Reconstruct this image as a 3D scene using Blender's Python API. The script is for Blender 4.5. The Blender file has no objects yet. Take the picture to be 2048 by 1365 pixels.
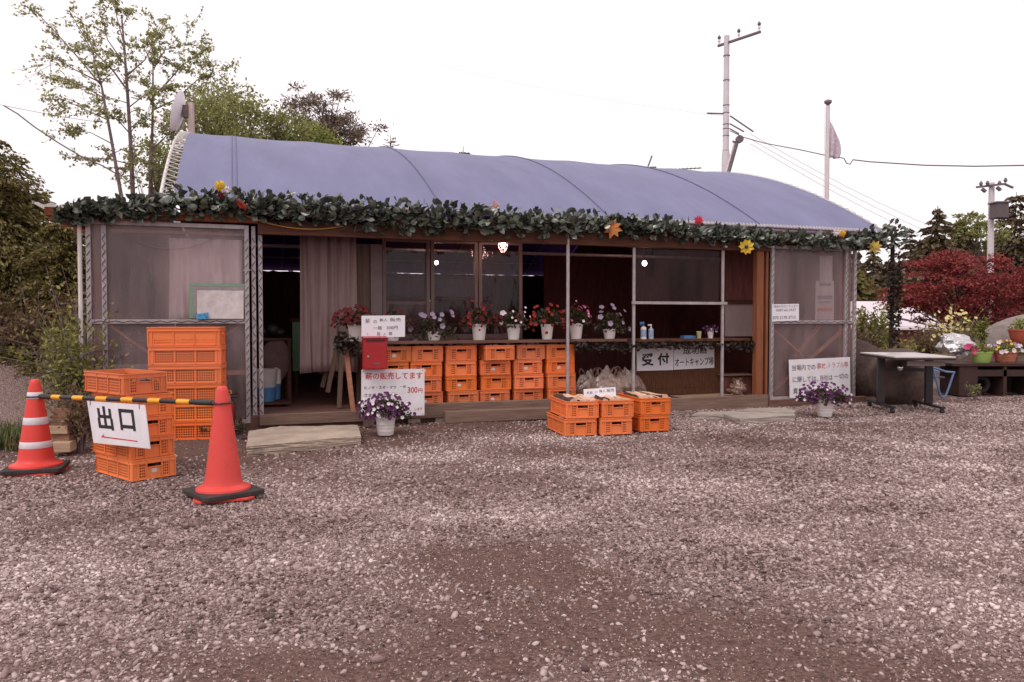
import bpy, bmesh, math, random
import numpy as np
from mathutils import Vector, Matrix, Euler
R = math.radians
SC = bpy.context.scene
COL = SC.collection
random.seed(7)
rng = np.random.default_rng(7)

# ---------------------------------------------------------------- camera
CAM_H, FPX, PITCH, ANG = 1.2, 1560.0, math.atan(46.5 / 1560.0), R(19.55)
cam = bpy.data.cameras.new('camera'); cam_o = bpy.data.objects.new('camera', cam); COL.objects.link(cam_o)
cam.sensor_width = 36.0; cam.lens = 36.0 * FPX / 2048.0; cam.clip_start = 0.05; cam.clip_end = 2000
cam_o.location = (0, 0, CAM_H); cam_o.rotation_euler = (R(90) - PITCH, 0, 0)
SC.camera = cam_o
# ---------------------------------------------------------------- sky, sun, exposure (bright overcast)
SUN_EL, SUN_AZ = R(55), R(215)          # azimuth clockwise from +Y: behind the camera, to the left
w = bpy.data.worlds.new("World"); SC.world = w; w.use_nodes = True
nt = w.node_tree; N = nt.nodes; L = nt.links
bg = N['Background']
sky = N.new('ShaderNodeTexSky'); sky.sky_type = 'NISHITA'; sky.sun_disc = False
sky.sun_elevation = SUN_EL; sky.sun_rotation = SUN_AZ; sky.air_density = 1.5; sky.dust_density = 6.0; sky.ozone_density = 1.0
hs = N.new('ShaderNodeHueSaturation'); hs.inputs['Saturation'].default_value = 0.12
mx = N.new('ShaderNodeMix'); mx.data_type = 'RGBA'; mx.inputs[0].default_value = 0.72
mx.inputs[7].default_value = (10.0, 9.1, 9.35, 1)
L.new(sky.outputs[0], hs.inputs['Color']); L.new(hs.outputs[0], mx.inputs[6]); L.new(mx.outputs[2], bg.inputs[0])
bg.inputs[1].default_value = 0.115
sl = bpy.data.lights.new('sun', 'SUN'); sl.energy = 1.0; sl.angle = R(25); sl.color = (1.0, 0.92, 0.86)
so = bpy.data.objects.new('sun', sl); COL.objects.link(so)
sd = Vector((math.sin(SUN_AZ) * math.cos(SUN_EL), math.cos(SUN_AZ) * math.cos(SUN_EL), math.sin(SUN_EL)))
so.rotation_euler = sd.to_track_quat('Z', 'Y').to_euler(); so.location = sd * 30
SC.view_settings.view_transform = 'Standard'; SC.view_settings.look = 'None'
SC.view_settings.exposure = 0.3; SC.view_settings.gamma = 1.0
SC.cycles.max_bounces = 8; SC.cycles.transparent_max_bounces = 16
SC.cycles.use_denoising = True

# ---------------------------------------------------------------- measuring helpers (photo pixel -> point of a known plane)
FW = Vector((0, math.cos(PITCH), -math.sin(PITCH))); UP = Vector((0, math.sin(PITCH), math.cos(PITCH))); RT = Vector((1, 0, 0))
CC = Vector((0, 0, CAM_H))
UU = Vector((math.cos(ANG), math.sin(ANG), 0)); VV = Vector((-math.sin(ANG), math.cos(ANG), 0))
OO = Vector((-4.31034, 7.899, 0))
def ray(x, y): return RT * ((x - 1024) / FPX) + FW + UP * ((682.5 - y) / FPX)
def gp(x, y, z=0.0):
    d = ray(x, y); return CC + d * ((z - CAM_H) / d.z)
def dp(x, y, Y):
    d = ray(x, y); return CC + d * (Y / d.y)
def fp(x, y, v=0.0):
    d = ray(x, y); p = OO + VV * v; t = (p - CC).dot(VV) / d.dot(VV); q = CC + d * t - OO
    return q.dot(UU), q.z
def B(u, v, z=0.0): return OO + UU * u + VV * v + Vector((0, 0, z))
def FPW(x, y, v=0.0):
    u, z = fp(x, y, v); return B(u, v, z)

# ---------------------------------------------------------------- materials
MATS = {}
def nodes(name):
    m = bpy.data.materials.new(name); m.use_nodes = True
    n = m.node_tree.nodes; l = m.node_tree.links
    return m, n, l, n['Principled BSDF'], n['Material Output']
def ramp(n, stops):
    r = n.new('ShaderNodeValToRGB'); e = r.color_ramp.elements
    while len(e) < len(stops): e.new(0.5)
    for el, (p, c) in zip(e, stops): el.position = p; el.color = (*c, 1)
    return r
def mat(name, c, rough=0.6, var=0.18, scale=6.0, bump=0.0, bscale=60.0, metal=0.0, spec=0.4, stretch=None, c2=None):
    m, n, l, b, o = nodes(name)
    tc = n.new('ShaderNodeTexCoord'); src = tc.outputs['Object']
    if stretch:
        mp = n.new('ShaderNodeMapping'); mp.inputs['Scale'].default_value = stretch; l.new(src, mp.inputs[0]); src = mp.outputs[0]
    no = n.new('ShaderNodeTexNoise'); no.inputs['Scale'].default_value = scale; no.inputs['Detail'].default_value = 6; no.inputs['Roughness'].default_value = 0.65
    l.new(src, no.inputs['Vector'])
    hi = c2 if c2 else tuple(min(1, x * (1 + var)) for x in c); lo = c if c2 else tuple(x * (1 - var) for x in c)
    r = ramp(n, [(0.32, lo), (0.68, hi)]); l.new(no.outputs[0], r.inputs[0]); l.new(r.outputs[0], b.inputs['Base Color'])
    b.inputs['Roughness'].default_value = rough; b.inputs['Metallic'].default_value = metal; b.inputs['Specular IOR Level'].default_value = spec
    if bump:
        n2 = n.new('ShaderNodeTexNoise'); n2.inputs['Scale'].default_value = bscale; n2.inputs['Detail'].default_value = 4; l.new(src, n2.inputs['Vector'])
        bp = n.new('ShaderNodeBump'); bp.inputs['Strength'].default_value = bump; bp.inputs['Distance'].default_value = 0.02
        l.new(n2.outputs[0], bp.inputs['Height']); l.new(bp.outputs[0], b.inputs['Normal'])
    return m
def wood(name, c, c2, axis=0, rough=0.7, sc=3.0):
    st = [14, 14, 14]; st[axis] = 0.8
    return mat(name, c, rough, scale=sc, stretch=tuple(st), c2=c2, bump=0.25, bscale=sc * 2, spec=0.25)
def leafmat(name, dark, light, trans=0.3, rough=0.55, spec=0.3):
    m, n, l, b, o = nodes(name)
    g = n.new('ShaderNodeNewGeometry'); tc = n.new('ShaderNodeTexCoord')
    no = n.new('ShaderNodeTexNoise'); no.inputs['Scale'].default_value = 1.3; l.new(tc.outputs['Object'], no.inputs['Vector'])
    ma = n.new('ShaderNodeMath'); ma.operation = 'MULTIPLY_ADD'; l.new(g.outputs['Random Per Island'], ma.inputs[0]); ma.inputs[1].default_value = 0.6
    mb = n.new('ShaderNodeMath'); mb.operation = 'MULTIPLY'; l.new(no.outputs[0], mb.inputs[0]); mb.inputs[1].default_value = 0.5; l.new(mb.outputs[0], ma.inputs[2])
    r = ramp(n, [(0.15, dark), (0.85, light)]); l.new(ma.outputs[0], r.inputs[0])
    l.new(r.outputs[0], b.inputs['Base Color']); b.inputs['Roughness'].default_value = rough; b.inputs['Specular IOR Level'].default_value = spec
    if trans:
        t = n.new('ShaderNodeBsdfTranslucent'); l.new(r.outputs[0], t.inputs[0]); mxs = n.new('ShaderNodeMixShader'); mxs.inputs[0].default_value = trans
        l.new(b.outputs[0], mxs.inputs[1]); l.new(t.outputs[0], mxs.inputs[2]); l.new(mxs.outputs[0], o.inputs[0])
    return m
def film(name, c, clear, gloss=0.06, rough=0.25, scale=2.0):
    m, n, l, b, o = nodes(name); n.remove(b)
    tr = n.new('ShaderNodeBsdfTransparent'); df = n.new('ShaderNodeBsdfDiffuse'); tl = n.new('ShaderNodeBsdfTranslucent'); gl = n.new('ShaderNodeBsdfGlossy')
    tr.inputs[0].default_value = (0.95, 0.93, 0.93, 1)
    df.inputs[0].default_value = (*c, 1); tl.inputs[0].default_value = (*c, 1); gl.inputs['Roughness'].default_value = rough
    tc = n.new('ShaderNodeTexCoord'); mp = n.new('ShaderNodeMapping'); mp.inputs['Scale'].default_value = (2.2, 1, 0.5); l.new(tc.outputs['Object'], mp.inputs[0])
    no = n.new('ShaderNodeTexNoise'); no.inputs['Scale'].default_value = scale; no.inputs['Detail'].default_value = 5; l.new(mp.outputs[0], no.inputs['Vector'])
    mr = n.new('ShaderNodeMapRange'); mr.inputs[1].default_value = 0.3; mr.inputs[2].default_value = 0.7; mr.inputs[3].default_value = max(.02, 1 - clear - 0.16); mr.inputs[4].default_value = 1 - clear + 0.16
    l.new(no.outputs[0], mr.inputs[0])
    a = n.new('ShaderNodeMixShader'); a.inputs[0].default_value = 0.35; l.new(df.outputs[0], a.inputs[1]); l.new(tl.outputs[0], a.inputs[2])
    bb = n.new('ShaderNodeMixShader'); l.new(mr.outputs[0], bb.inputs[0]); l.new(tr.outputs[0], bb.inputs[1]); l.new(a.outputs[0], bb.inputs[2])
    nw = n.new('ShaderNodeTexNoise'); nw.inputs['Scale'].default_value = 2.6; nw.inputs['Detail'].default_value = 3; l.new(mp.outputs[0], nw.inputs['Vector']); bw_ = n.new('ShaderNodeBump'); bw_.inputs['Strength'].default_value = .5; bw_.inputs['Distance'].default_value = .06; l.new(nw.outputs[0], bw_.inputs['Height']); l.new(bw_.outputs[0], gl.inputs['Normal']); l.new(bw_.outputs[0], df.inputs['Normal'])
    cx = n.new('ShaderNodeMixShader'); cx.inputs[0].default_value = gloss; l.new(bb.outputs[0], cx.inputs[1]); l.new(gl.outputs[0], cx.inputs[2])
    l.new(cx.outputs[0], o.inputs[0]); return m
def emis(name, c, s):
    m, n, l, b, o = nodes(name); b.inputs['Emission Color'].default_value = (*c, 1); b.inputs['Emission Strength'].default_value = s; return m

def worn_orange(name, c, dirt=(.36, .155, .085), amt=.5):
    m, n, l, b, o = nodes(name); oi = n.new('ShaderNodeObjectInfo'); wn = n.new('ShaderNodeTexWhiteNoise'); wn.noise_dimensions = '3D'; l.new(oi.outputs['Location'], wn.inputs['Vector'])
    hsv = n.new('ShaderNodeHueSaturation'); hsv.inputs['Color'].default_value = (*c, 1)
    sp = n.new('ShaderNodeSeparateColor'); l.new(wn.outputs['Color'], sp.inputs[0])
    for k, (inp, a, z) in enumerate((('Hue', .497, .503), ('Saturation', .95, 1.03), ('Value', .90, 1.05))):
        mr = n.new('ShaderNodeMapRange'); mr.inputs[3].default_value = a; mr.inputs[4].default_value = z; l.new(sp.outputs[k], mr.inputs[0]); l.new(mr.outputs[0], hsv.inputs[inp])
    tc = n.new('ShaderNodeTexCoord'); ad = n.new('ShaderNodeVectorMath'); l.new(tc.outputs['Object'], ad.inputs[0]); l.new(oi.outputs['Location'], ad.inputs[1])
    no = n.new('ShaderNodeTexNoise'); no.inputs['Scale'].default_value = 11; no.inputs['Detail'].default_value = 8; no.inputs['Roughness'].default_value = .7; l.new(ad.outputs[0], no.inputs['Vector'])
    rm = ramp(n, [(.54, (0, 0, 0)), (.78, (amt, amt, amt))]); l.new(no.outputs[0], rm.inputs[0])
    mxx = n.new('ShaderNodeMix'); mxx.data_type = 'RGBA'; l.new(rm.outputs[0], mxx.inputs[0]); l.new(hsv.outputs[0], mxx.inputs[6]); mxx.inputs[7].default_value = (*dirt, 1); l.new(mxx.outputs[2], b.inputs['Base Color'])
    b.inputs['Roughness'].default_value = .48; b.inputs['Specular IOR Level'].default_value = .35; return m
ORANGE = worn_orange('orange_plastic', (0.78, 0.185, 0.048))
ORANGE2 = worn_orange('orange_plastic_faded', (0.68, 0.18, 0.06))
CONE = worn_orange('red_cone_rubber', (0.68, 0.036, 0.030), (.30, .06, .045), .6)
BANDW = mat('reflective_white', (0.62, 0.58, 0.62), 0.45, 0.06, 30)
RUBBER = mat('black_rubber', (0.035, 0.026, 0.025), 0.75, 0.35, 14, bump=0.2)
BLACKP = mat('black_plastic', (0.02, 0.018, 0.018), 0.4, 0.2)
BLACKM = mat('black_steel', (0.02, 0.014, 0.014), 0.5, 0.25)
YELP = mat('yellow_plastic', (0.75, 0.33, 0.02), 0.4, 0.08)
SIGNW = mat('white_board', (0.75, 0.71, 0.745), 0.5, 0.03, 5, c2=(.64, .60, .63))
PAPERW = mat('white_paper', (0.70, 0.67, 0.71), 0.7, 0.03, 3)
INK = mat('black_ink', (0.02, 0.016, 0.018), 0.6, 0.1)
INKG = mat('grey_ink', (0.11, 0.095, 0.11), 0.6, 0.2)
INKR = mat('red_ink', (0.52, 0.035, 0.03), 0.6, 0.1)
INKRF = mat('faded_red_ink', (0.5, 0.16, 0.15), 0.6, 0.15)
MAILR = mat('red_enamel', (0.33, 0.013, 0.017), 0.38, 0.08)
STEEL = mat('galvanised_steel', (0.36, 0.31, 0.32), 0.5, 0.2, 12, metal=0.25)
STEELD = mat('dark_galvanised', (0.13, 0.095, 0.095), 0.5, 0.25, 10, metal=0.2)
WIRE = mat('dark_wire', (0.05, 0.035, 0.035), 0.5, 0.2)
CHROME = mat('chrome', (0.7, 0.7, 0.7), 0.15, 0.05, metal=1.0)
WOODO = wood('orange_timber', (0.16, 0.052, 0.022), (0.27, 0.095, 0.042), 2)
WOODB = wood('brown_beam', (0.060, 0.021, 0.013), (0.115, 0.042, 0.024), 0)
WOODP = wood('pinkish_brace', (0.36, 0.15, 0.095), (0.50, 0.23, 0.15), 0)
WOODD = wood('dark_deck', (0.10, 0.046, 0.036), (0.18, 0.095, 0.074), 0)
WOODG = wood('weathered_board', (0.13, 0.078, 0.060), (0.24, 0.155, 0.120), 0)
WOODGV = wood('weathered_post', (0.09, 0.055, 0.042), (0.17, 0.11, 0.085), 2)
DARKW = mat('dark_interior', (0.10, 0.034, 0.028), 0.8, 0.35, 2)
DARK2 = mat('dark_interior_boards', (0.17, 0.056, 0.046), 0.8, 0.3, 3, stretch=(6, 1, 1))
TARP = mat('grey_blue_tarp', (0.150, 0.150, 0.252), 0.6, 0.11, 1.6, bump=0.4, bscale=3.2, spec=0.3, stretch=(1.6, .45, .45))
SEAM = mat('tarp_seam', (0.115, 0.108, 0.185), 0.6, 0.08)
LINING = mat('deep_blue_lining', (0.13, 0.05, 0.50), 0.7, 0.12, 1.5)
ROPEW = mat('white_rope', (0.6, 0.56, 0.55), 0.8, 0.1)
CLOTH = mat('grey_curtain_cloth', (0.25, 0.17, 0.165), 0.85, 0.08, 4)
POTW = mat('white_pot_plastic', (0.72, 0.66, 0.64), 0.45, 0.06, 5)
TERRA = mat('terracotta', (0.36, 0.13, 0.075), 0.8, 0.15, 8)
TERRA2 = mat('orange_terracotta_plastic', (0.42, 0.095, 0.05), 0.6, 0.1, 8)
GREENP = mat('lime_plastic', (0.33, 0.47, 0.12), 0.4, 0.05)
SOIL = mat('potting_soil', (0.03, 0.02, 0.015), 0.95, 0.4, 30)
CONC = mat('weathered_concrete', (0.36, 0.285, 0.23), 0.9, 0.25, 4, bump=0.8, bscale=28, spec=0.2)
CONC2 = mat('pale_paving', (0.32, 0.27, 0.235), 0.9, 0.15, 5, bump=0.3, bscale=50, spec=0.2)
ROCK = mat('brown_rock', (0.10, 0.068, 0.058), 0.9, 0.35, 5, bump=0.8, bscale=18, spec=0.2)
ROCKG = mat('grey_rock', (0.22, 0.18, 0.17), 0.9, 0.3, 4, bump=0.8, bscale=14, spec=0.2)
BARK = mat('grey_bark', (0.17, 0.125, 0.125), 0.9, 0.35, 12, bump=0.6, bscale=30, spec=0.1)
BARKD = mat('dark_bark', (0.06, 0.038, 0.033), 0.9, 0.35, 12, bump=0.6, bscale=30, spec=0.1)
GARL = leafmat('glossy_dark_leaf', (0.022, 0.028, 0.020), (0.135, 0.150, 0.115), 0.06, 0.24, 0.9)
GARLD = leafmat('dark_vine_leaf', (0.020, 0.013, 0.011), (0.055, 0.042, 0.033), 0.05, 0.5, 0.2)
LEAF_Y = leafmat('young_green_leaf', (0.19, 0.19, 0.075), (0.46, 0.45, 0.20), 0.5)
LEAF_O = leafmat('olive_leaf', (0.11, 0.112, 0.038), (0.34, 0.34, 0.115), 0.42)
LEAF_G = leafmat('fresh_green_leaf', (0.12, 0.15, 0.035), (0.34, 0.38, 0.10), 0.35)
LEAF_C = leafmat('conifer_needle', (0.085, 0.066, 0.027), (0.25, 0.205, 0.068), 0.3)
LEAF_CD = leafmat('dark_conifer_needle', (0.05, 0.034, 0.025), (0.16, 0.12, 0.065), 0.12)
LEAF_P = leafmat('pine_needle', (0.10, 0.07, 0.06), (0.27, 0.20, 0.15), 0.15)
LEAF_M = leafmat('red_maple_leaf', (0.085, 0.016, 0.017), (0.34, 0.060, 0.055), 0.32)
LEAF_S = leafmat('shrub_leaf', (0.085, 0.085, 0.026), (0.31, 0.30, 0.08), 0.3)
LEAF_B = leafmat('brownish_shrub_leaf', (0.075, 0.046, 0.028), (0.24, 0.155, 0.08), 0.25)
LEAF_K = leafmat('pot_plant_leaf', (0.022, 0.018, 0.010), (0.07, 0.058, 0.028), 0.2)
GRASS = leafmat('grass_blade', (0.07, 0.085, 0.03), (0.19, 0.21, 0.085), 0.3)
FOIL = mat('silver_sheet', (0.55, 0.52, 0.53), 0.30, 0.3, 20, bump=1.0, bscale=25, metal=0.75)
def petal(name, c, c2): return leafmat(name, c, c2, 0.2, 0.6, 0.2)
PT_RED = petal('dark_red_petal', (0.065, 0.007, 0.010), (0.15, 0.016, 0.02))
PT_SCAR = petal('scarlet_petal', (0.18, 0.014, 0.010), (0.32, 0.035, 0.022))
PT_LIL = petal('lilac_petal', (0.22, 0.15, 0.24), (0.38, 0.28, 0.38))
PT_PUR = petal('purple_petal', (0.042, 0.008, 0.045), (0.13, 0.032, 0.115))
PT_WHT = petal('white_petal', (0.55, 0.47, 0.5), (0.75, 0.68, 0.7))
PT_PNK = petal('pink_petal', (0.45, 0.06, 0.16), (0.62, 0.16, 0.27))
PT_YEL = petal('yellow_petal', (0.62, 0.40, 0.03), (0.8, 0.55, 0.08))
PT_ORG = petal('orange_leaf', (0.45, 0.15, 0.05), (0.62, 0.24, 0.08))
PT_MAG = petal('magenta_petal', (0.42, 0.03, 0.13), (0.6, 0.10, 0.22))
BLUEP = mat('blue_plastic', (0.06, 0.17, 0.36), 0.5, 0.15)
BLUES = mat('blue_painted_steel', (0.10, 0.155, 0.29), 0.45, 0.15)
CARD = mat('cardboard', (0.26, 0.16, 0.10), 0.85, 0.1, 5)
FILM_L = film('cloudy_vinyl_film', (0.46, 0.34, 0.35), 0.72, 0.03)
FILM_R = film('cloudy_vinyl_film_right', (0.42, 0.29, 0.29), 0.70, 0.03)
FILM_D = film('clear_vinyl_film', (0.10, 0.05, 0.045), 0.82, 0.010)
GLASS = film('window_glass', (0.10, 0.05, 0.055), 0.84, 0.018, 0.04)
BAG = film('clear_plastic_bag', (0.50, 0.33, 0.27), 0.58, 0.08, 0.3, 14)

# ---------------------------------------------------------------- mesh helpers
_ico = {}
def ico(sub):
    if sub not in _ico:
        bm = bmesh.new(); bmesh.ops.create_icosphere(bm, subdivisions=sub, radius=1.0); bm.verts.ensure_lookup_table()
        _ico[sub] = (np.array([v.co[:] for v in bm.verts]), [[v.index for v in f.verts] for f in bm.faces]); bm.free()
    return _ico[sub]
class MB:
    def __init__(s): s.v = []; s.f = []; s.mi = []; s.m = 0
    def add(s, vs, fs):
        k = len(s.v); s.v += [tuple(x) for x in vs]; s.f += [[k + i for i in f] for f in fs]; s.mi += [s.m] * len(fs); return s
    def box(s, x0, x1, y0, y1, z0, z1):
        return s.add([(x0,y0,z0),(x1,y0,z0),(x1,y1,z0),(x0,y1,z0),(x0,y0,z1),(x1,y0,z1),(x1,y1,z1),(x0,y1,z1)],
                     [(0,3,2,1),(4,5,6,7),(0,1,5,4),(1,2,6,5),(2,3,7,6),(3,0,4,7)])
    def bar(s, p, q, w, h, up=(0, 0, 1)):
        p, q = Vector(p), Vector(q); d = (q - p).normalized(); sd_ = d.cross(Vector(up))
        if sd_.length < 1e-4: sd_ = d.cross(Vector((0, 1, 0)))
        sd_.normalize(); u = sd_.cross(d).normalized(); a = sd_ * (w / 2); b = u * (h / 2)
        return s.add([p-a-b, p+a-b, p+a+b, p-a+b, q-a-b, q+a-b, q+a+b, q-a+b], [(0,3,2,1),(4,5,6,7),(0,1,5,4),(1,2,6,5),(2,3,7,6),(3,0,4,7)])
    def tube(s, pts, r, n=8, cap=True):
        pts = [Vector(p) for p in pts]; k = len(pts); rr = r if isinstance(r, (list, tuple)) else [r] * k
        vs = []; fs = []; prev = None
        for i, p in enumerate(pts):
            d = (pts[min(i + 1, k - 1)] - pts[max(i - 1, 0)]).normalized()
            if prev is None:
                a = d.cross(Vector((0, 0, 1)));
                if a.length < 1e-3: a = d.cross(Vector((1, 0, 0)))
            else: a = prev - d * prev.dot(d)
            a.normalize(); prev = a; b = d.cross(a)
            for j in range(n):
                t = 2 * math.pi * j / n; vs.append(p + (a * math.cos(t) + b * math.sin(t)) * rr[i])
        for i in range(k - 1):
            for j in range(n):
                fs.append((i*n+j, i*n+(j+1)%n, (i+1)*n+(j+1)%n, (i+1)*n+j))
        if cap: fs.append(tuple(range(n))[::-1]); fs.append(tuple((k-1)*n+j for j in range(n)))
        return s.add(vs, fs)
    def lathe(s, prof, n=24, c=(0, 0, 0), M=None, cap=True):
        vs = []; fs = []; k = len(prof); c = Vector(c)
        for r, z in prof:
            for j in range(n):
                t = 2 * math.pi * j / n; p = Vector((r * math.cos(t), r * math.sin(t), z))
                vs.append((M @ p if M else p) + c)
        for i in range(k - 1):
            for j in range(n): fs.append((i*n+j, i*n+(j+1)%n, (i+1)*n+(j+1)%n, (i+1)*n+j))
        if cap:
            if prof[0][0] > 1e-4: fs.append(tuple(range(n))[::-1])
            if prof[-1][0] > 1e-4: fs.append(tuple((k-1)*n+j for j in range(n)))
        return s.add(vs, fs)
    def plate(s, TL, TR, BR, BL, t=0.004):
        q = [Vector(x) for x in (TL, TR, BR, BL)]; nn = (q[1] - q[0]).cross(q[3] - q[0]).normalized() * t
        return s.add(q + [x + nn for x in q], [(0,3,2,1),(4,5,6,7),(0,1,5,4),(1,2,6,5),(2,3,7,6),(3,0,4,7)])
    def blob(s, c, r, sub=3, amp=0.15, seed=0, freq=1.6):
        V, F = ico(sub); g = np.random.default_rng(seed); k = g.normal(size=(7, 3)) * freq; ph = g.uniform(0, 6.28, 7); am = g.uniform(.4, 1, 7)
        d = 1 + amp * (np.sin(V @ k.T + ph) * am).sum(1) / 2.2
        return s.add([tuple(x) for x in V * d[:, None] * np.array(r) + np.array(c)], F)
    def build(s, name, m, parent=None, smooth=False, bevel=0.0, loc=None):
        me = bpy.data.meshes.new(name); me.from_pydata(s.v, [], s.f)
        for mm in (m if isinstance(m, (list, tuple)) else [m]): me.materials.append(mm)
        if any(s.mi): me.polygons.foreach_set('material_index', s.mi)
        if smooth:
            me.polygons.foreach_set('use_smooth', [True] * len(s.f)); me.set_sharp_from_angle(angle=R(42))
        o = bpy.data.objects.new(name, me); COL.objects.link(o)
        if parent: o.parent = parent
        if loc is not None: o.location = loc
        if bevel:
            bv = o.modifiers.new('bevel', 'BEVEL'); bv.width = bevel; bv.segments = 2; bv.limit_method = 'ANGLE'
        return o
def npmesh(name, V, F, m, parent=None, smooth=False, loc=None):
    me = bpy.data.meshes.new(name); V = np.ascontiguousarray(V, dtype=np.float32); F = np.ascontiguousarray(F, dtype=np.int32)
    nf, k = F.shape
    me.vertices.add(len(V)); me.vertices.foreach_set('co', V.ravel()); me.loops.add(nf * k); me.loops.foreach_set('vertex_index', F.ravel())
    me.polygons.add(nf); me.polygons.foreach_set('loop_start', np.arange(0, nf * k, k, dtype=np.int32))
    if smooth: me.polygons.foreach_set('use_smooth', np.ones(nf, dtype=bool))
    me.update(calc_edges=True); me.validate()
    for mm in (m if isinstance(m, (list, tuple)) else [m]): me.materials.append(mm)
    o = bpy.data.objects.new(name, me); COL.objects.link(o)
    if parent: o.parent = parent
    if loc is not None: o.location = loc
    return o
def unit(a): return a / np.maximum(np.linalg.norm(a, axis=1, keepdims=True), 1e-9)
def leaves(C, Ln, Wd, g, dirs=None, jit=0.6, fold=0.15, flat=0.0):
    """diamond leaves at points C (n,3): lengths Ln, widths Wd (scalars or arrays)"""
    C = np.asarray(C, float); n = len(C)
    D = g.normal(size=(n, 3)) if dirs is None else np.asarray(dirs, float) + g.normal(size=(n, 3)) * jit
    D = unit(D); S = np.cross(D, g.normal(size=(n, 3)) * np.array([1, 1, 1 - flat]) + np.array([0, 0, flat * 2])); S = unit(S); Nn = np.cross(D, S)
    Ln = (Ln * g.uniform(.65, 1.3, n))[:, None]; Wd = (Wd * g.uniform(.7, 1.25, n))[:, None]
    V = np.stack([C - D * Ln * .5, C + S * Wd * .5 + Nn * Wd * fold, C + D * Ln * .5, C - S * Wd * .5 + Nn * Wd * fold], 1).reshape(-1, 3)
    return V, np.arange(4 * n).reshape(n, 4)
def ovals(C, Ln, Wd, g, dirs, jit=.35, fold=.16):
    C = np.asarray(C, float); n = len(C); D = unit(np.asarray(dirs, float) + g.normal(size=(n, 3)) * jit); S = unit(np.cross(D, g.normal(size=(n, 3)) * .8 + np.array([0, -.6, .5]))); Nn = np.cross(D, S)
    Ln = (Ln * g.uniform(.7, 1.25, n))[:, None]; Wd = (Wd * g.uniform(.75, 1.2, n))[:, None]; bend = g.uniform(-.1, .25, n)[:, None] * Ln
    P = lambda a, b, k: C + D * Ln * a + S * Wd * b + Nn * (Wd * fold * abs(b) * 2 - bend * k)
    V = np.stack([P(-.5, 0, .6), P(-.22, .42, .1), P(.18, .46, 0), P(.5, 0, .7), P(.18, -.46, 0), P(-.22, -.42, .1), P(-.02, 0, 0)], 1).reshape(-1, 3)
    F = (np.arange(n) * 7)[:, None, None] + np.array([[0, 1, 2, 6], [6, 2, 3, 3], [0, 6, 4, 5], [6, 3, 3, 4]])[None]
    Ft = (np.arange(n) * 7)[:, None, None] + np.array([[0, 1, 6], [1, 2, 6], [2, 3, 6], [3, 4, 6], [4, 5, 6], [5, 0, 6]])[None]
    return V, Ft.reshape(-1, 3)
def T(name, label, cat, loc=(0, 0, 0), rz=0.0, group=None):
    o = bpy.data.objects.new(name, None); COL.objects.link(o); o.empty_display_size = 0.1
    o.location = loc; o.rotation_euler = (0, 0, rz); o['label'] = label; o['category'] = cat
    if group: o['group'] = group
    return o
def tag(o, label, cat, group=None):
    o['label'] = label; o['category'] = cat
    if group: o['group'] = group
    return o
def struct(o, kind='structure'): o['kind'] = kind; return o
def dup(root, loc, rz, label=None, group=None, scale=None):
    r = root.copy(); COL.objects.link(r); r.location = loc; r.rotation_euler = (0, 0, rz)
    if label: r['label'] = label
    if group: r['group'] = group
    if scale: r.scale = (scale,) * 3
    for ch in list(root.children):
        if ch.name.startswith('sticker'): continue
        c = ch.copy(); COL.objects.link(c); c.parent = r
        for gch in ch.children:
            d = gch.copy(); COL.objects.link(d); d.parent = c
    return r
_txt = {}
def text_verts(body, bold):
    key = (body, bold)
    if key not in _txt:
        cu = bpy.data.curves.new('text', 'FONT'); cu.body = body; cu.offset = bold; cu.resolution_u = 3
        o = bpy.data.objects.new('text', cu); COL.objects.link(o)
        dg = bpy.context.evaluated_depsgraph_get(); dg.update()
        me = bpy.data.meshes.new_from_object(o.evaluated_get(dg))
        V = np.array([v.co[:] for v in me.vertices]); F = [list(p.vertices) for p in me.polygons]
        bpy.data.objects.remove(o); bpy.data.curves.remove(cu); bpy.data.meshes.remove(me)
        lo = V.min(0); hi = V.max(0); V = (V - lo) / np.maximum(hi - lo, 1e-6); _txt[key] = (V, F)
    return _txt[key]
def letter(parent, quad, body, rect, m, bold=0.0, name='lettering', off=0.0025):
    """writes body into rect=(a0,b0,a1,b1) of quad TL,TR,BR,BL (local to parent), b counted from the top"""
    V, F = text_verts(body, bold); TL, TR, BR, BL = [Vector(q) for q in quad]; a0, b0, a1, b1 = rect
    nn = (TR - TL).cross(BL - TL).normalized() * -off
    vs = []
    for x, y, _ in V:
        a = a0 + (a1 - a0) * x; b = b1 + (b0 - b1) * y
        vs.append((TL * (1 - a) + TR * a) * (1 - b) + (BL * (1 - a) + BR * a) * b + nn)
    return MB().add(vs, F).build(name, m, parent)
def sign(name, label, cat, quad_w, m, t=0.006, group=None, part='board'):
    """a flat board from four world points TL,TR,BR,BL; the board's front faces the camera"""
    base = (Vector(quad_w[2]) + Vector(quad_w[3])) / 2
    r = T(name, label, cat, base, 0, group); q = [Vector(x) - base for x in quad_w]
    MB().plate(*q, t=t).build(part, m, r)
    return r, q

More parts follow.
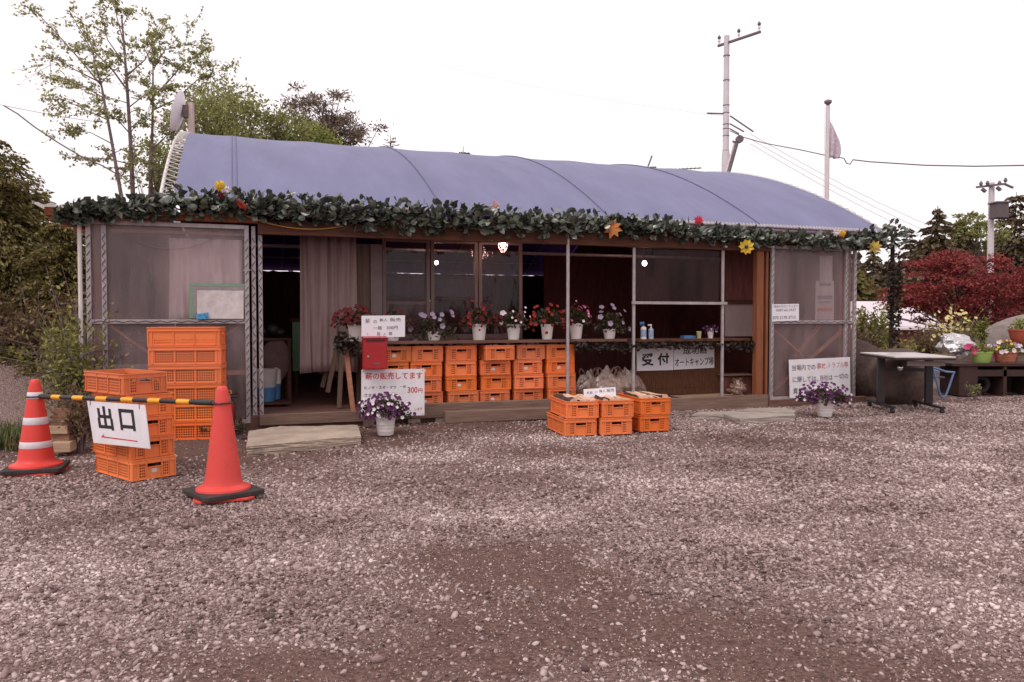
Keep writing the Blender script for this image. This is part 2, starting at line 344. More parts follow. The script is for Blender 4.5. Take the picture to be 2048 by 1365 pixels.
# ================================================================= GROUND
def smooth_noise(X, Y, seed, f):
    g = np.random.default_rng(seed); out = np.zeros_like(X)
    for i in range(9):
        a = g.uniform(0, 6.28); k = f * g.uniform(.5, 1.7); out += np.sin(X * math.cos(a) * k + Y * math.sin(a) * k + g.uniform(0, 6.28)) * g.uniform(.4, 1)
    return out / 3.2
def vfront(X, Y): return (X - OO.x) * VV.x + (Y - OO.y) * VV.y
def dirtiness(X, Y):
    """0 = clean gravel, 1 = bare brown dirt"""
    d = 0.40 + 0.34 * smooth_noise(X * .8, Y * 1.1, 3, 1.5) + 0.28 * smooth_noise(X * .8, Y * 1.1, 11, 4.5) + .14 * smooth_noise(X, Y * 1.1, 12, 13.)
    d = d + .16 * np.clip((3.7 - Y) / .8, 0, 1) - .2 * np.exp(-((Y - 4.7) / 1.1) ** 2)
    vf = vfront(X, Y); d += 0.55 * np.exp(-((vf + 0.75) / 0.6) ** 2) * (X < 1.6) + .25 * np.exp(-((vf + .5) / .5) ** 2)
    for (cx, cy, sx, sy, a) in ((-.05, 3.9, .75, .33, .55), (.35, 3.1, .6, .3, .3), (-1.0, 2.65, .9, .22, .4), (1.0, 2.7, .6, .3, .4), (1.9, 3.7, .8, .3, .3), (.3, 4.9, 1.3, .45, -.6), (1.9, 5.9, 1.5, .8, -.35), (-1.6, 3.9, 1.0, .5, -.35), (3.6, 5.0, .7, .5, .35), (-.1, 7.0, 1.2, .5, .35), (-2.6, 4.7, .8, .2, .4)):
        d = d + a * np.exp(-((X - cx) / sx) ** 2 - ((Y - cy) / sy) ** 2)
    for cx, cy, r_, wd, a in ((3.2, 12.5, 8.1, .20, .30), (3.2, 12.5, 9.3, .22, .34), (-6.0, -2.0, 8.3, .2, .30), (-6.0, -2.0, 7.1, .2, .26)):
        q = np.hypot(X - cx, Y - cy) - r_ + .08 * smooth_noise(X, Y, 31, 1.2); d = d + a * np.exp(-(q / wd) ** 2) * (.6 + .5 * smooth_noise(X, Y, 32, 2.0))
    return np.clip(d, 0, 1)
gx = np.concatenate([[-400, -150, -60, -30, -18], np.linspace(-12, 12, 300), [14, 18, 30, 60, 150, 400]])
gy = np.concatenate([[-60, -20, -8, -3, 0], np.linspace(1.5, 13, 200), [14, 16, 20, 30, 60, 150, 500]])
GX, GY = np.meshgrid(gx, gy); near = (np.abs(GX) < 12.5) & (GY > 1) & (GY < 13.5)
GZ = np.where(near, 0.012 * smooth_noise(GX, GY, 5, 2.2) - 0.010, -0.02)
GZ = np.where(near & (vfront(GX, GY) > -0.25), -0.02, GZ)
ny, nx = GX.shape; idx = np.arange(nx * ny).reshape(ny, nx)
Fg = np.stack([idx[:-1, :-1], idx[:-1, 1:], idx[1:, 1:], idx[1:, :-1]], -1).reshape(-1, 4)
m, n, l, b, o = nodes('gravel_dirt')
at = n.new('ShaderNodeAttribute'); at.attribute_name = 'dirt'
tc = n.new('ShaderNodeTexCoord')
vo = n.new('ShaderNodeTexVoronoi'); vo.inputs['Scale'].default_value = 120; l.new(tc.outputs['Object'], vo.inputs['Vector'])
sep = n.new('ShaderNodeSeparateColor'); l.new(vo.outputs['Color'], sep.inputs[0])
rg = ramp(n, [(0.0, (0.075, 0.046, 0.041)), (0.5, (0.24, 0.16, 0.148)), (0.9, (0.50, 0.375, 0.35))]); l.new(sep.outputs[0], rg.inputs[0])
nz = n.new('ShaderNodeTexNoise'); nz.inputs['Scale'].default_value = 60; nz.inputs['Detail'].default_value = 8; l.new(tc.outputs['Object'], nz.inputs['Vector'])
rd = ramp(n, [(0.3, (0.070, 0.037, 0.030)), (0.7, (0.19, 0.115, 0.097))]); l.new(nz.outputs[0], rd.inputs[0])
mxn = n.new('ShaderNodeMix'); mxn.data_type = 'RGBA'
mr = n.new('ShaderNodeMapRange'); mr.inputs[1].default_value = 0.25; mr.inputs[2].default_value = 0.85; mr.inputs[3].default_value = 0.25; l.new(at.outputs['Fac'], mr.inputs[0])
l.new(mr.outputs[0], mxn.inputs[0]); l.new(rg.outputs[0], mxn.inputs[6]); l.new(rd.outputs[0], mxn.inputs[7]); l.new(mxn.outputs[2], b.inputs['Base Color'])
b.inputs['Roughness'].default_value = 0.9; b.inputs['Specular IOR Level'].default_value = 0.15
bp = n.new('ShaderNodeBump'); bp.inputs['Strength'].default_value = 0.7; bp.inputs['Distance'].default_value = 0.012; bp.invert = True; l.new(vo.outputs['Distance'], bp.inputs['Height']); l.new(bp.outputs[0], b.inputs['Normal'])
GROUND = m
go = npmesh('gravel_ground', np.stack([GX, GY, GZ], -1).reshape(-1, 3), Fg, GROUND, smooth=True); struct(go)
a_ = go.data.attributes.new('dirt', 'FLOAT', 'POINT'); a_.data.foreach_set('value', dirtiness(GX, GY).ravel().astype(np.float32))
# loose pebbles: one mass nobody could count
m, n, l, b, o = nodes('pebble')
g = n.new('ShaderNodeNewGeometry')
rp = ramp(n, [(0.0, (0.085, 0.053, 0.048)), (0.3, (0.22, 0.148, 0.138)), (0.65, (0.38, 0.285, 0.268)), (0.92, (0.50, 0.40, 0.375)), (1.0, (0.64, 0.54, 0.505))]); tcp = n.new('ShaderNodeTexCoord'); mpp = n.new('ShaderNodeMapping'); mpp.inputs['Scale'].default_value = (.7, 1.0, 1); l.new(tcp.outputs['Object'], mpp.inputs[0]); nlo = n.new('ShaderNodeTexNoise'); nlo.inputs['Scale'].default_value = 1.0; nlo.inputs['Detail'].default_value = 5; nlo.inputs['Roughness'].default_value = .6; l.new(mpp.outputs[0], nlo.inputs['Vector'])
mrl = n.new('ShaderNodeMapRange'); mrl.inputs[1].default_value = .35; mrl.inputs[2].default_value = .65; mrl.inputs[3].default_value = -.26; mrl.inputs[4].default_value = .27; l.new(nlo.outputs[0], mrl.inputs[0])
mad = n.new('ShaderNodeMath'); mad.operation = 'MULTIPLY_ADD'; mad.inputs[1].default_value = .9; l.new(g.outputs['Random Per Island'], mad.inputs[0]); l.new(mrl.outputs[0], mad.inputs[2]); l.new(mad.outputs[0], rp.inputs[0])
tc = n.new('ShaderNodeTexCoord'); no = n.new('ShaderNodeTexNoise'); no.inputs['Scale'].default_value = 120; no.inputs['Detail'].default_value = 3; l.new(tc.outputs['Object'], no.inputs['Vector'])
mrr = n.new('ShaderNodeMapRange'); mrr.inputs[3].default_value = 0.7; mrr.inputs[4].default_value = 1.25; l.new(no.outputs[0], mrr.inputs[0])
mm = n.new('ShaderNodeVectorMath'); mm.operation = 'SCALE'; l.new(rp.outputs[0], mm.inputs[0]); l.new(mrr.outputs[0], mm.inputs['Scale']); l.new(mm.outputs[0], b.inputs['Base Color'])
b.inputs['Roughness'].default_value = 0.85; b.inputs['Specular IOR Level'].default_value = 0.2
PEB = m
def pebbles(n_, y0, y1, sub, rmin, rmax, seed, kd=.95, pw=1.0):
    g = np.random.default_rng(seed)
    u_ = g.uniform(0, 1, n_ * 3); Y = np.sqrt(y0 ** 2 + u_ * (y1 ** 2 - y0 ** 2)); X = Y * g.uniform(-.72, .72, n_ * 3)
    keep = (g.uniform(0, 1, n_ * 3) > dirtiness(X, Y) ** pw * kd) & (vfront(X, Y) < -0.02) ; X, Y = X[keep][:n_], Y[keep][:n_]; k = len(X)
    ns = 24; VB = []
    V0, F0 = ico(sub)
    for i in range(ns):
        kk = g.normal(size=(4, 3)) * 1.5; VB.append(V0 * (1 + .16 * np.sin(V0 @ kk.T + g.uniform(0, 6, 4)).sum(1))[:, None])
    VB = np.array(VB)[g.integers(0, ns, k)]
    big = g.uniform(0, 1, k) ** 2.6; r = rmin + (rmax - rmin) * big
    S = np.stack([r * g.uniform(.8, 1.35, k), r * g.uniform(.7, 1.0, k), r * g.uniform(.45, .75, k)], -1)
    a = g.uniform(0, 6.28, k); ca, sa = np.cos(a), np.sin(a)
    VB = VB * S[:, None, :]; x = VB[..., 0] * ca[:, None] - VB[..., 1] * sa[:, None]; y = VB[..., 0] * sa[:, None] + VB[..., 1] * ca[:, None]
    tl = g.normal(size=(k, 2)) * .3; z = VB[..., 2] + x * tl[:, :1] + y * tl[:, 1:]
    gz = 0.012 * smooth_noise(X, Y, 5, 2.2) - 0.010; gz = np.where(vfront(X, Y) > -.25, -.02, gz)
    P = np.stack([x + X[:, None], y + Y[:, None], z + (gz + r * .2)[:, None]], -1).reshape(-1, 3)
    nv = len(V0); F = (np.array(F0)[None] + (np.arange(k) * nv)[:, None, None]).reshape(-1, 3)
    return P, F
PA, FA = pebbles(70000, 2.3, 5.4, 1, .003, .0130, 1)
PB, FB = pebbles(95000, 5.3, 12.5, 1, .005, .0165, 2)
PD, FD = pebbles(3400, 2.3, 5.6, 1, .009, .021, 9, 1.0, .8)
PC, FC = pebbles(60000, 2.3, 4.8, 1, .002, .006, 3, .75, .8)
po = npmesh('loose_gravel', np.concatenate([PA, PB, PC, PD]), np.concatenate([FA, FB + len(PA), FC + len(PA) + len(PB), FD + len(PA) + len(PB) + len(PC)]), PEB, smooth=True); struct(po, 'stuff')
# gravel bank behind the left cone
bx = np.linspace(-16, -4.6, 60); by = np.linspace(8.2, 20, 50); BX, BY = np.meshgrid(bx, by)
hgt = np.clip((-5.1 - BX) / 2.2, 0, 1) * np.clip((BY - 8.3) / 3.5, 0, 1); BZ = -.03 + 0.75 * hgt ** 1.2 + 0.05 * smooth_noise(BX, BY, 21, 2.0) * hgt
idx = np.arange(BX.size).reshape(BX.shape); Fb = np.stack([idx[:-1, :-1], idx[:-1, 1:], idx[1:, 1:], idx[1:, :-1]], -1).reshape(-1, 4)
bo = npmesh('gravel_bank', np.stack([BX, BY, BZ], -1).reshape(-1, 3), Fb, GROUND, smooth=True); struct(bo)

# ================================================================= THE SHED
shed = T('market_shed', 'long timber shop shed under a grey blue arched tarpaulin roof', 'shed', OO, ANG)
RV, RR, RZ0 = 6.0, 10.35, 2.46
def rz(v): return RZ0 + RV ** 2 / (2 * RR) - (RV - v) ** 2 / (2 * RR)
UL, UR = 0.83, 10.27
HOOPS = [0.83, 1.43, 2.55, 3.72, 4.8, 5.88, 7.0, 8.15, 9.2, 10.27]
def sag(u, v):
    for a, b2 in zip(HOOPS[:-1], HOOPS[1:]):
        if a <= u <= b2:
            t = (u - a) / (b2 - a); return -0.02 * math.sin(math.pi * t) * min(1, v / 1.0, (12 - v) / 1.0) * (1 if b2 - a > .8 else .4)
    return 0
us = np.linspace(UL, UR, 96); vs = np.linspace(0, 12, 61)
def roofgrid(dz, u0=UL, u1=UR):
    V = []
    for v in vs:
        for u in np.linspace(u0, u1, 96): V.append((u, v, rz(v) + sag(min(max(u, UL), UR), v) + dz))
    i = np.arange(96 * 61).reshape(61, 96); return np.array(V), np.stack([i[:-1, :-1], i[:-1, 1:], i[1:, 1:], i[1:, :-1]], -1).reshape(-1, 4)
V_, F_ = roofgrid(0); roof = npmesh('roof_sheet', V_, F_, TARP, shed, smooth=True)
V_, F_ = roofgrid(-.05, UL + .03, UR - .03); npmesh('roof_lining', V_, F_, LINING, shed, smooth=True)
for u, wd in ((1.405, .014), (1.455, .014), (3.72, .022), (5.88, .018), (8.15, .018)):
    MB().tube([(u, v, rz(v) + sag(u, v) + .004) for v in np.linspace(0.02, 11.9, 50)], wd * .55, 5).build('roof_seam', SEAM, roof, smooth=True)
for u in (2.55, 4.8, 7.0, 9.2):
    MB().tube([(u, v, rz(v) - .062) for v in np.linspace(0.02, 11.9, 40)], .016, 6).build('roof_hoop', STEEL, shed, smooth=True)
for u in (UL - .13, UR + .06):
    pipe = MB().tube([(u, v, rz(v) - .02) for v in np.linspace(-.02, 12, 50)], .019, 8).build('end_hoop', ROPEW, shed, smooth=True)
    mb = MB(); zz_ = []; e = UL if u < 2 else UR
    for i in range(78):
        v = 0.03 + i * 0.142; zz_ += [(u, v, rz(v) + .012), (e + (.012 if u < 2 else -.012), v + .04, rz(v + .04) + .008)]
    mb.tube(zz_, .0052, 4); mb.build('lacing', ROPEW, pipe)
for u in (UL + .06, UR - .06):
    mb = MB(); k = 40; V = [(u, v, 2.2) for v in np.linspace(0, 12, k)] + [(u, v, rz(v) - .07) for v in np.linspace(0, 12, k)]
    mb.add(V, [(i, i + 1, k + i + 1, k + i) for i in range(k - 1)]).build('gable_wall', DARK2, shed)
MB().tube([(UL, -.03, 2.435), (UR + .03, -.03, 2.435)], .022, 8).build('eave_pipe', STEEL, shed, smooth=True)
MB().tube([(5.5, -.055, 2.375), (UR + .02, -.055, 2.375)], .03, 8).build('gutter', STEELD, shed, smooth=True)
mb = MB(); zz_ = []
for i in range(75): u = 6.2 + i * .055; zz_ += [(u, -.055, 2.43), (u + .03, 0.01, 2.475)]
mb.tube(zz_, .006, 4)
mb.build('eave_lacing', ROPEW, shed)
# floor, sill, header and walls
MB().box(0.0, 9.8, 0.0, 11.9, -.02, .14).build('floor', WOODD, shed)
MB().box(1.66, 2.9, -.05, -.002, 0.03, .15).build('door_sill', WOODG, shed, bevel=.006)
MB().box(2.95, 6.15, -.09, -.003, .04, .205).build('kerb_beam', WOODG, shed, bevel=.006)
MB().box(6.2, 8.27, -.045, -.003, -.02, .152).build('deck_edge', WOODG, shed, bevel=.006)
MB().box(8.28, 9.95, -.06, -.003, -.03, .075).build('panel_sill', WOODD, shed, bevel=.005)
MB().box(1.66, 8.3, -.035, .05, 2.10, 2.25).build('header_beam', WOODB, shed, bevel=.006)
MB().box(-.35, 1.66, -.03, .05, 2.215, 2.30).build('eave_board', WOODO, shed, bevel=.005)
MB().box(8.3, 10.3, -.03, .05, 2.215, 2.30).build('eave_board', WOODB, shed, bevel=.005)
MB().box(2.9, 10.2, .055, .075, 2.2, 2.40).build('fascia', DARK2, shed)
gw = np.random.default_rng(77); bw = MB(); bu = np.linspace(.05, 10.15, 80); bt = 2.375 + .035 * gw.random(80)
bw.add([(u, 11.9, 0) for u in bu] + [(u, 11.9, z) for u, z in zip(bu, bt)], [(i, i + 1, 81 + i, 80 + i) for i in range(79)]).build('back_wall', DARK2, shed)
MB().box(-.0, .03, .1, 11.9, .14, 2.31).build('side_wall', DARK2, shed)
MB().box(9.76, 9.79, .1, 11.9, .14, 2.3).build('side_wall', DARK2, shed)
MB().tube([(-.045, -.02, 0), (-.045, -.02, 2.17)], .02, 8).build('corner_pole', ROPEW, shed, smooth=True)
# lean-to on the left end
mb = MB(); vs_ = []
for i in range(61):
    u = -.42 + i * .0215; vs_ += [(u, -.16, 2.315 + .012 * math.sin(i * 1.05)), (u, 11.9, 2.335 + .012 * math.sin(i * 1.05))]
mb.add(vs_, [(2*i, 2*i+2, 2*i+3, 2*i+1) for i in range(60)]).build('lean_to_roof', film('white_corrugated_sheet', (0.75, 0.70, 0.69), 0.12, 0.04), shed, smooth=True)
for v in (.35, .85, 1.5, 2.3): MB().box(-.36, .8, v, v + .06, 2.20, 2.285).build('rafter', WOODO, shed)
MB().bar((-.30, .0, 2.2), (-.02, .9, 2.18), .05, .06).build('rafter', WOODO, shed)
MB().box(.035, .88, .2, 11.85, 2.175, 2.19).build('light_block_board', DARK2, shed)  # dark board added to block the sky glow of the lean-to sheet
# front panels of film in steel channel
def channel_panel(u0, u1, z0, z1, zr, fm, extra, name='film_panel', v=0.0):
    mb = MB(); wv = .045
    for u in (u0, u1): mb.box(u - wv / 2, u + wv / 2, v - .02, v + .02, z0, z1)
    for z in (z0 + .02, zr, z1 - .02): mb.box(u0 + wv / 2, u1 - wv / 2, v - .017, v + .017, z - .022, z + .022)
    for u in extra: mb.box(u - wv / 2, u + wv / 2, v - .016, v + .022, z0 + .05, zr - .024); mb.box(u - wv / 2, u + wv / 2, v - .016, v + .022, zr + .024, z1 - .045)
    p = mb.build(name, STEEL, shed, bevel=.003)
    MB().box(u0 + wv / 2, u1 - wv / 2, v + .024, v + .027, z0 + .03, z1 - .03).build('film', fm, p)
    for u in [u0, u1] + list(extra):
        pts = []
        for i in range(int((z1 - z0 - .14) / .085)): pts += [(u - .013, v - .0215, z0 + .07 + i * .085), (u + .013, v - .0215, z0 + .11 + i * .085), (u + .013, v - .014, z0 + .12 + i * .085), (u - .013, v - .014, z0 + .145 + i * .085)]
        MB().tube(pts, .0045, 4).build('spring_wire', WIRE, p)
    mb = MB(); k = int((u1 - u0) / .07)
    pts = [(u0 + .03 + i * (u1 - u0 - .06) / k, v - .019, zr + (.009 if i % 2 else -.009)) for i in range(k + 1)]
    mb.tube(pts, .0045, 4)
    mb.build('spring_wire', WIRE, p)
    return p
channel_panel(.03, 1.545, .06, 2.19, 1.16, FILM_L, (.17,))
for k, u in enumerate((1.615, 1.685)):
    p = MB().box(u - .022, u + .022, .03 + .03 * k, .06 + .03 * k, .06, 2.19).build('door_channel', STEEL, shed, bevel=.003)
    f_ = .0285 + .03 * k; pts = []
    for i in range(23): s = .013 if i % 2 else -.013; pts += [(u - s, f_, .15 + i * .085), (u + s, f_, .19 + i * .085), (u + s, f_ + .008, .20 + i * .085), (u + s, f_ + .008, .225 + i * .085)]
    MB().tube(pts, .0045, 4).build('spring_wire', WIRE, p)
channel_panel(8.35, 9.77, .07, 2.19, 1.14, FILM_R, (9.62,))
for u in (8.30, 8.24): MB().box(u - .02, u + .02, .045, .07, .09, 2.19).build('door_channel', STEELD, shed)
MB().box(8.09, 8.20, -.02, .07, .12, 2.10).build('timber_post', WOODO, shed, bevel=.006)
MB().box(8.255, 8.29, .0, .05, .10, 2.10).build('timber_post', WOODO, shed)
MB().box(.06, .14, .1, .17, .1, 2.2).build('timber_post', WOODO, shed); MB().box(9.66, 9.74, .1, .17, .1, 2.2).build('timber_post', WOODP, shed)
for a, c, vv in (((212, 645), (330, 730), .10), ((488, 645), (372, 725), .11), ((1546, 660), (1604, 712), .10), ((1700, 648), (1546, 782), .11), ((1640, 650), (1590, 715), .3)):
    p, q = fp(*a, vv), fp(*c, vv); MB().bar((p[0], vv, p[1]), (q[0], vv, q[1]), .02, .075, up=(0, 1, 0)).build('brace', WOODP, shed)
p, q = fp(438, 746, .12), fp(490, 745, .12); MB().bar((p[0], .12, p[1]), (q[0] + .02, .12, q[1]), .02, .05).build('brace', WOODP, shed)
p, q = fp(220, 452, .1), fp(490, 458, .1); MB().bar((p[0], .1, 2.1), (q[0], .1, 2.1), .03, .03).build('brace', WOODP, shed)
# standing posts of the open front
def post(px, y0, y1, v, r, m, name='post', sq=False):
    u, z1 = fp(px, y0, v); _, z0 = fp(px, y1, v); mb = MB()
    if sq: mb.box(u - r, u + r, v - .012, v + .012, z0, z1)
    else: mb.tube([(u, v, z0), (u, v, z1)], r, 10)
    return mb.build(name, m, shed, smooth=not sq)
post(1136, 478, 832, -.02, .021, STEEL)
post(1268, 472, 810, .02, .017, STEEL, sq=True); post(1446, 488, 800, .02, .017, STEEL, sq=True)
u0, z = fp(1262, 607, .02); u1, _ = fp(1452, 610, .02); MB().box(u0, u1, -.012, .006, 1.375, 1.41).build('cross_rail', STEEL, shed)
MB().box(6.25, 7.53, .034, .037, 1.41, 2.09).build('mesh_film', FILM_D, shed)
def vx(px, y, v): return fp(px, y, v)[0]
# counters
cs = MB().box(2.62, 6.16, .04, .48, .895, .928).build('counter_top', WOODD, shed, bevel=.004)
MB().box(6.26, 8.06, .07, .6, .885, .92).build('counter_top', WOODB, shed, bevel=.004)
for a, c, vv in (((691, 690), (706, 826), .05), ((684, 690), (678, 815), .3), ((674, 690), (655, 785), .55), ((666, 690), (644, 775), .7)):
    p, q = fp(*a, vv), fp(*c, vv); MB().bar((p[0], vv, p[1]), (q[0], vv, max(.14, q[1])), .05, .05).build('trestle_leg', WOODP if vv < .1 else WOODGV, shed)
reed = mat('woven_reed', (0.14, 0.055, 0.027), 0.8, 0.35, 6, stretch=(30, 1, 2), bump=.5, bscale=8)
cu0, cu1 = vx(1274, 720, .42), vx(1441, 720, .42)
cf = MB().box(cu0, cu1, .42, .44, .15, .88).build('counter_front', reed, shed)
mb = MB()
for i in range(44): u = cu0 + .02 + i * (cu1 - cu0 - .04) / 43; mb.tube([(u, .415, .16), (u, .415, .875)], .006, 5)
for z in (.25, .45, .65, .8): mb.box(cu0, cu1, .403, .409, z - .004, z + .004)
mb.build('reed_stem', reed, cf)
ua, ub = vx(1447, 640, .7), vx(1506, 640, .7); MB().box(ua, ub + .1, .7, .72, .93, 1.40).build('wall_panel', mat('pale_wall_board', (.40, .30, .29), .7, .06), shed)
MB().box(ua, ub + .1, .66, .70, 1.40, 1.46).build('wall_rail', WOODB, shed)
MB().box(ua, ub + .1, .72, .74, 1.46, 2.2).build('wall_panel', DARK2, shed)
MB().box(ua - .05, ua - .005, .66, .71, .14, 2.1).build('wall_stud', WOODB, shed)
# windows behind the counter
WV = .72
zt = fp(900, 480, WV)[1]; zb = .93
MB().box(vx(712, 600, WV), vx(740, 600, WV), WV, WV + .03, .14, 2.1).build('wall_board', WOODGV, shed)
MB().box(vx(741, 600, WV), vx(764, 600, WV), WV - .02, WV + .04, .14, 2.1).build('wall_board', mat('pale_post', (.17, .12, .115), .7, .15), shed)
for a, c in ((765, 860), (862, 956), (958, 1045)):
    ua, ub = vx(a, 600, WV), vx(c, 600, WV); t = .045; mb = MB()
    mb.box(ua, ua + t, WV, WV + .04, zb, zt); mb.box(ub - t, ub, WV, WV + .04, zb, zt); mb.box(ua + t, ub - t, WV, WV + .04, zt - t, zt); mb.box(ua + t, ub - t, WV, WV + .04, zb, zb + .06)
    wn = mb.build('window', mat('window_frame', (.13, .08, .075), .5, .15), shed, bevel=.003)
    MB().box(ua + t, ub - t, WV + .018, WV + .022, zb + .06, zt - t).build('pane', GLASS, wn)
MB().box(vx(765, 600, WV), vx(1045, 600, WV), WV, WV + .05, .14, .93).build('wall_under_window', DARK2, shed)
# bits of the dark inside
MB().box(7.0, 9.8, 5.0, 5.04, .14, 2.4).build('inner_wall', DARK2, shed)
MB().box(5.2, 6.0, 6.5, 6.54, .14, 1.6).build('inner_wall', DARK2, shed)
for v_, z_ in ((1.6, 2.13), (2.6, 2.2), (6, 2.3)): MB().tube([(1.2, v_, z_), (10, v_, z_)], .016, 6).build('inner_rail', STEEL, shed, smooth=True)
for i, (u, v_, w_) in enumerate(((6.35, 11.85, .42), (7.15, 11.85, .36))): MB().box(u, u + w_, v_, v_ + .02, 1.62, 1.9).build('back_window', emis('glowing_back_film', (.75, .72, .6), .55), shed)  # film panels glow by emission, standing in for daylight from behind

# ================================================================= THINGS IN AND ON THE SHED
def wavy(name, pxs, y0, y1, v, m, label, cat, amp=.026, waves=4.5, ybs=None):
    n_ = 60; ua, zt_ = fp(pxs[0], y0, v); ub, _ = fp(pxs[1], y0, v); zb_ = fp(pxs[0], y1, v)[1]; base = B((ua + ub) / 2, v, zb_)
    r = T(name, label, cat, base, ANG); V = []; F = []; rows = 14
    for j in range(rows):
        t = j / (rows - 1)
        for i in range(n_):
            s = i / (n_ - 1); ph = s * waves * 2 * math.pi
            V.append(((s - .5) * (ub - ua) + .012 * math.sin(ph * .5 + 2 * t), amp * math.sin(ph + .8 * math.sin(3 * t + s * 5)) * (.55 + .45 * t) + .01 * math.sin(ph * 2.3), (zt_ - zb_) * t + .02 * math.sin(s * 3.1) * (1 - t)))
    for j in range(rows - 1):
        for i in range(n_ - 1): F.append((j*n_+i, j*n_+i+1, (j+1)*n_+i+1, (j+1)*n_+i))
    o = MB().add(V, F).build('cloth', m, r, smooth=True)
    sm = o.modifiers.new('thickness', 'SOLIDIFY'); sm.thickness = .004
    MB().tube([(-.5 * (ub - ua) - .05, 0, zt_ - zb_ + .012), (.5 * (ub - ua) + .05, 0, zt_ - zb_ + .012)], .01, 8).build('curtain_rod', STEELD, r)
    return r
wavy('door_curtain', (598, 712), 470, 748, .55, CLOTH, 'grey curtain hanging in the dark doorway of the shed', 'curtain')
wavy('hanging_sheet', (336, 482), 476, 640, .10, mat('pale_sheet', (.78, .70, .71), .8, .08), 'pale grey sheet hanging behind the cloudy film of the left panel', 'sheet', amp=.012, waves=4)
# green board, old wheel, buckets, chair in the doorway
r = T('green_board', 'pale green board standing behind the old wheel inside the doorway', 'board', B(2.62, 2.35, .14), ANG)
MB().box(-.45, .35, 0, .02, .32, 1.0).build('panel', mat('mint_paint', (.17, .33, .2), .6, .1), r); MB().box(-.48, .38, .0, .03, 1.0, 1.05).build('top_rail', WOODB, r)
for x in (-.4, .3): MB().box(x - .02, x + .02, 0, .03, 0, .32).build('leg', WOODB, r)
r = T('wagon_wheel', 'dark spoked wheel leaning on the green board half behind the curtain', 'wheel', B(2.72, 2.2, .44), ANG)
mb = MB(); mb.tube([(.36 * math.cos(t), 0, .36 * math.sin(t) + .3) for t in np.linspace(0, 6.2832, 41)], .022, 8, cap=False); mb.build('rim', DARKW, r, smooth=True)
MB().tube([(0, -.04, .3), (0, .04, .3)], .06, 12).build('hub', DARKW, r, smooth=True)
for k in range(12): t = k * math.pi / 6; MB().tube([(.05 * math.cos(t), 0, .3 + .05 * math.sin(t)), (.35 * math.cos(t), 0, .3 + .35 * math.sin(t))], .013, 6).build('spoke', DARKW, r)
p = FPW(532, 800, .9); r = T('white_bucket', 'white plastic bucket with a blue lower half inside the doorway', 'bucket', (p.x, p.y, .2), ANG)
MB().lathe([(.10, 0), (.115, .17)], 20).build('lower_half', BLUEP, r, smooth=True); MB().lathe([(.117, .171), (.135, .36), (.142, .36), (.142, .385), (.128, .385), (.11, .2)], 20, cap=False).build('upper_half', mat('dull_white', (.42, .37, .38), .5, .1), r, smooth=True)
p = FPW(552, 798, 1.1); r = T('blue_can', 'small blue and white container beside the white bucket', 'container', (p.x, p.y, .2), ANG)
MB().lathe([(.05, 0), (.06, .19)], 16).build('lower_half', BLUEP, r, smooth=True); MB().lathe([(.061, .191), (.062, .36), (.03, .39), (.03, .42)], 16).build('upper_half', POTW, r, smooth=True)
p = FPW(528, 812, .9); r = T('low_dolly', 'low wooden dolly carrying the white bucket', 'dolly', (p.x, p.y, .14), ANG)
MB().box(-.25, .3, -.15, .3, .03, .055).build('platform', WOODB, r)
for x in (-.2, .25):
    for y in (-.1, .25): MB().tube([(x - .012, y, .017), (x + .012, y, .017)], .017, 10).build('caster', BLACKP, r)
p = FPW(540, 690, 1.3); r = T('draped_table', 'cluttered small table under a brown cloth inside the doorway', 'table', B(fp(540, 690, 1.3)[0], 1.3, .14), ANG)
MB().box(-.35, .25, -.2, .3, .78, .81).build('table_top', WOODB, r)
for x in (-.32, .22):
    for y in (-.17, .27): MB().box(x - .02, x + .02, y - .02, y + .02, 0, .78).build('leg', WOODB, r)
MB().blob((.08, -.18, .55), (.16, .05, .27), 3, .2, 4).build('cloth', mat('brown_cloth', (.13, .075, .07), .9, .2), r, smooth=True)
bo_ = T('stacked_goods', 'dark heap of goods on the cluttered table inside the doorway', 'goods', B(fp(540, 690, 1.3)[0] - .05, 1.3, .95), ANG); mb = MB()
for i in range(5): mb.blob((-.2 + i * .09, random.uniform(-.1, .1), .07 + .03 * (i % 2)), (.08, .08, .07), 2, .25, i)
mb.build('bundle', BLACKM, bo_, smooth=True)
# shelf and framed board behind the windows
r = T('storage_shelf', 'dim shelf unit with a long bluish box seen through the windows', 'shelf', B(4.3, 3.0, .14), ANG)
for z in (.5, .95, 1.35): MB().box(-1.3, 1.1, 0, .4, z, z + .03).build('shelf_board', DARKW, r)
for x in (-1.3, -.1, 1.07): MB().box(x, x + .03, 0, .4, 0, 1.75).build('upright', DARKW, r)
lb = T('long_box', 'long bluish grey box lying on the shelf behind the windows', 'box', B(4.25, 3.02, 1.52), ANG)
MB().box(-1.15, .85, 0, .3, 0, .30).build('body', mat('bluish_box', (.15, .12, .17), .7, .1), lb, bevel=.02); MB().box(-1.16, .86, -.005, .31, .302, .33).build('lid', mat('bluish_lid', (.12, .1, .14), .7, .1), lb)
fr = T('framed_picture', 'grey framed picture standing behind the left two windows', 'picture', B(3.62, 1.5, .95), ANG)
mb = MB(); mb.box(-.33, .33, 0, .02, .43, .47); mb.box(-.33, .33, 0, .02, 0, .03); mb.box(-.33, -.26, 0, .02, .031, .429); mb.box(.28, .33, 0, .02, .031, .429); mb.build('frame', CLOTH, fr)
MB().box(-.259, .279, .005, .015, .031, .429).build('picture', mat('dim_picture', (.09, .06, .08), .6, .2), fr)
MB().box(-.2, .2, .02, .3, -.81, -.002).build('stand', DARKW, fr)
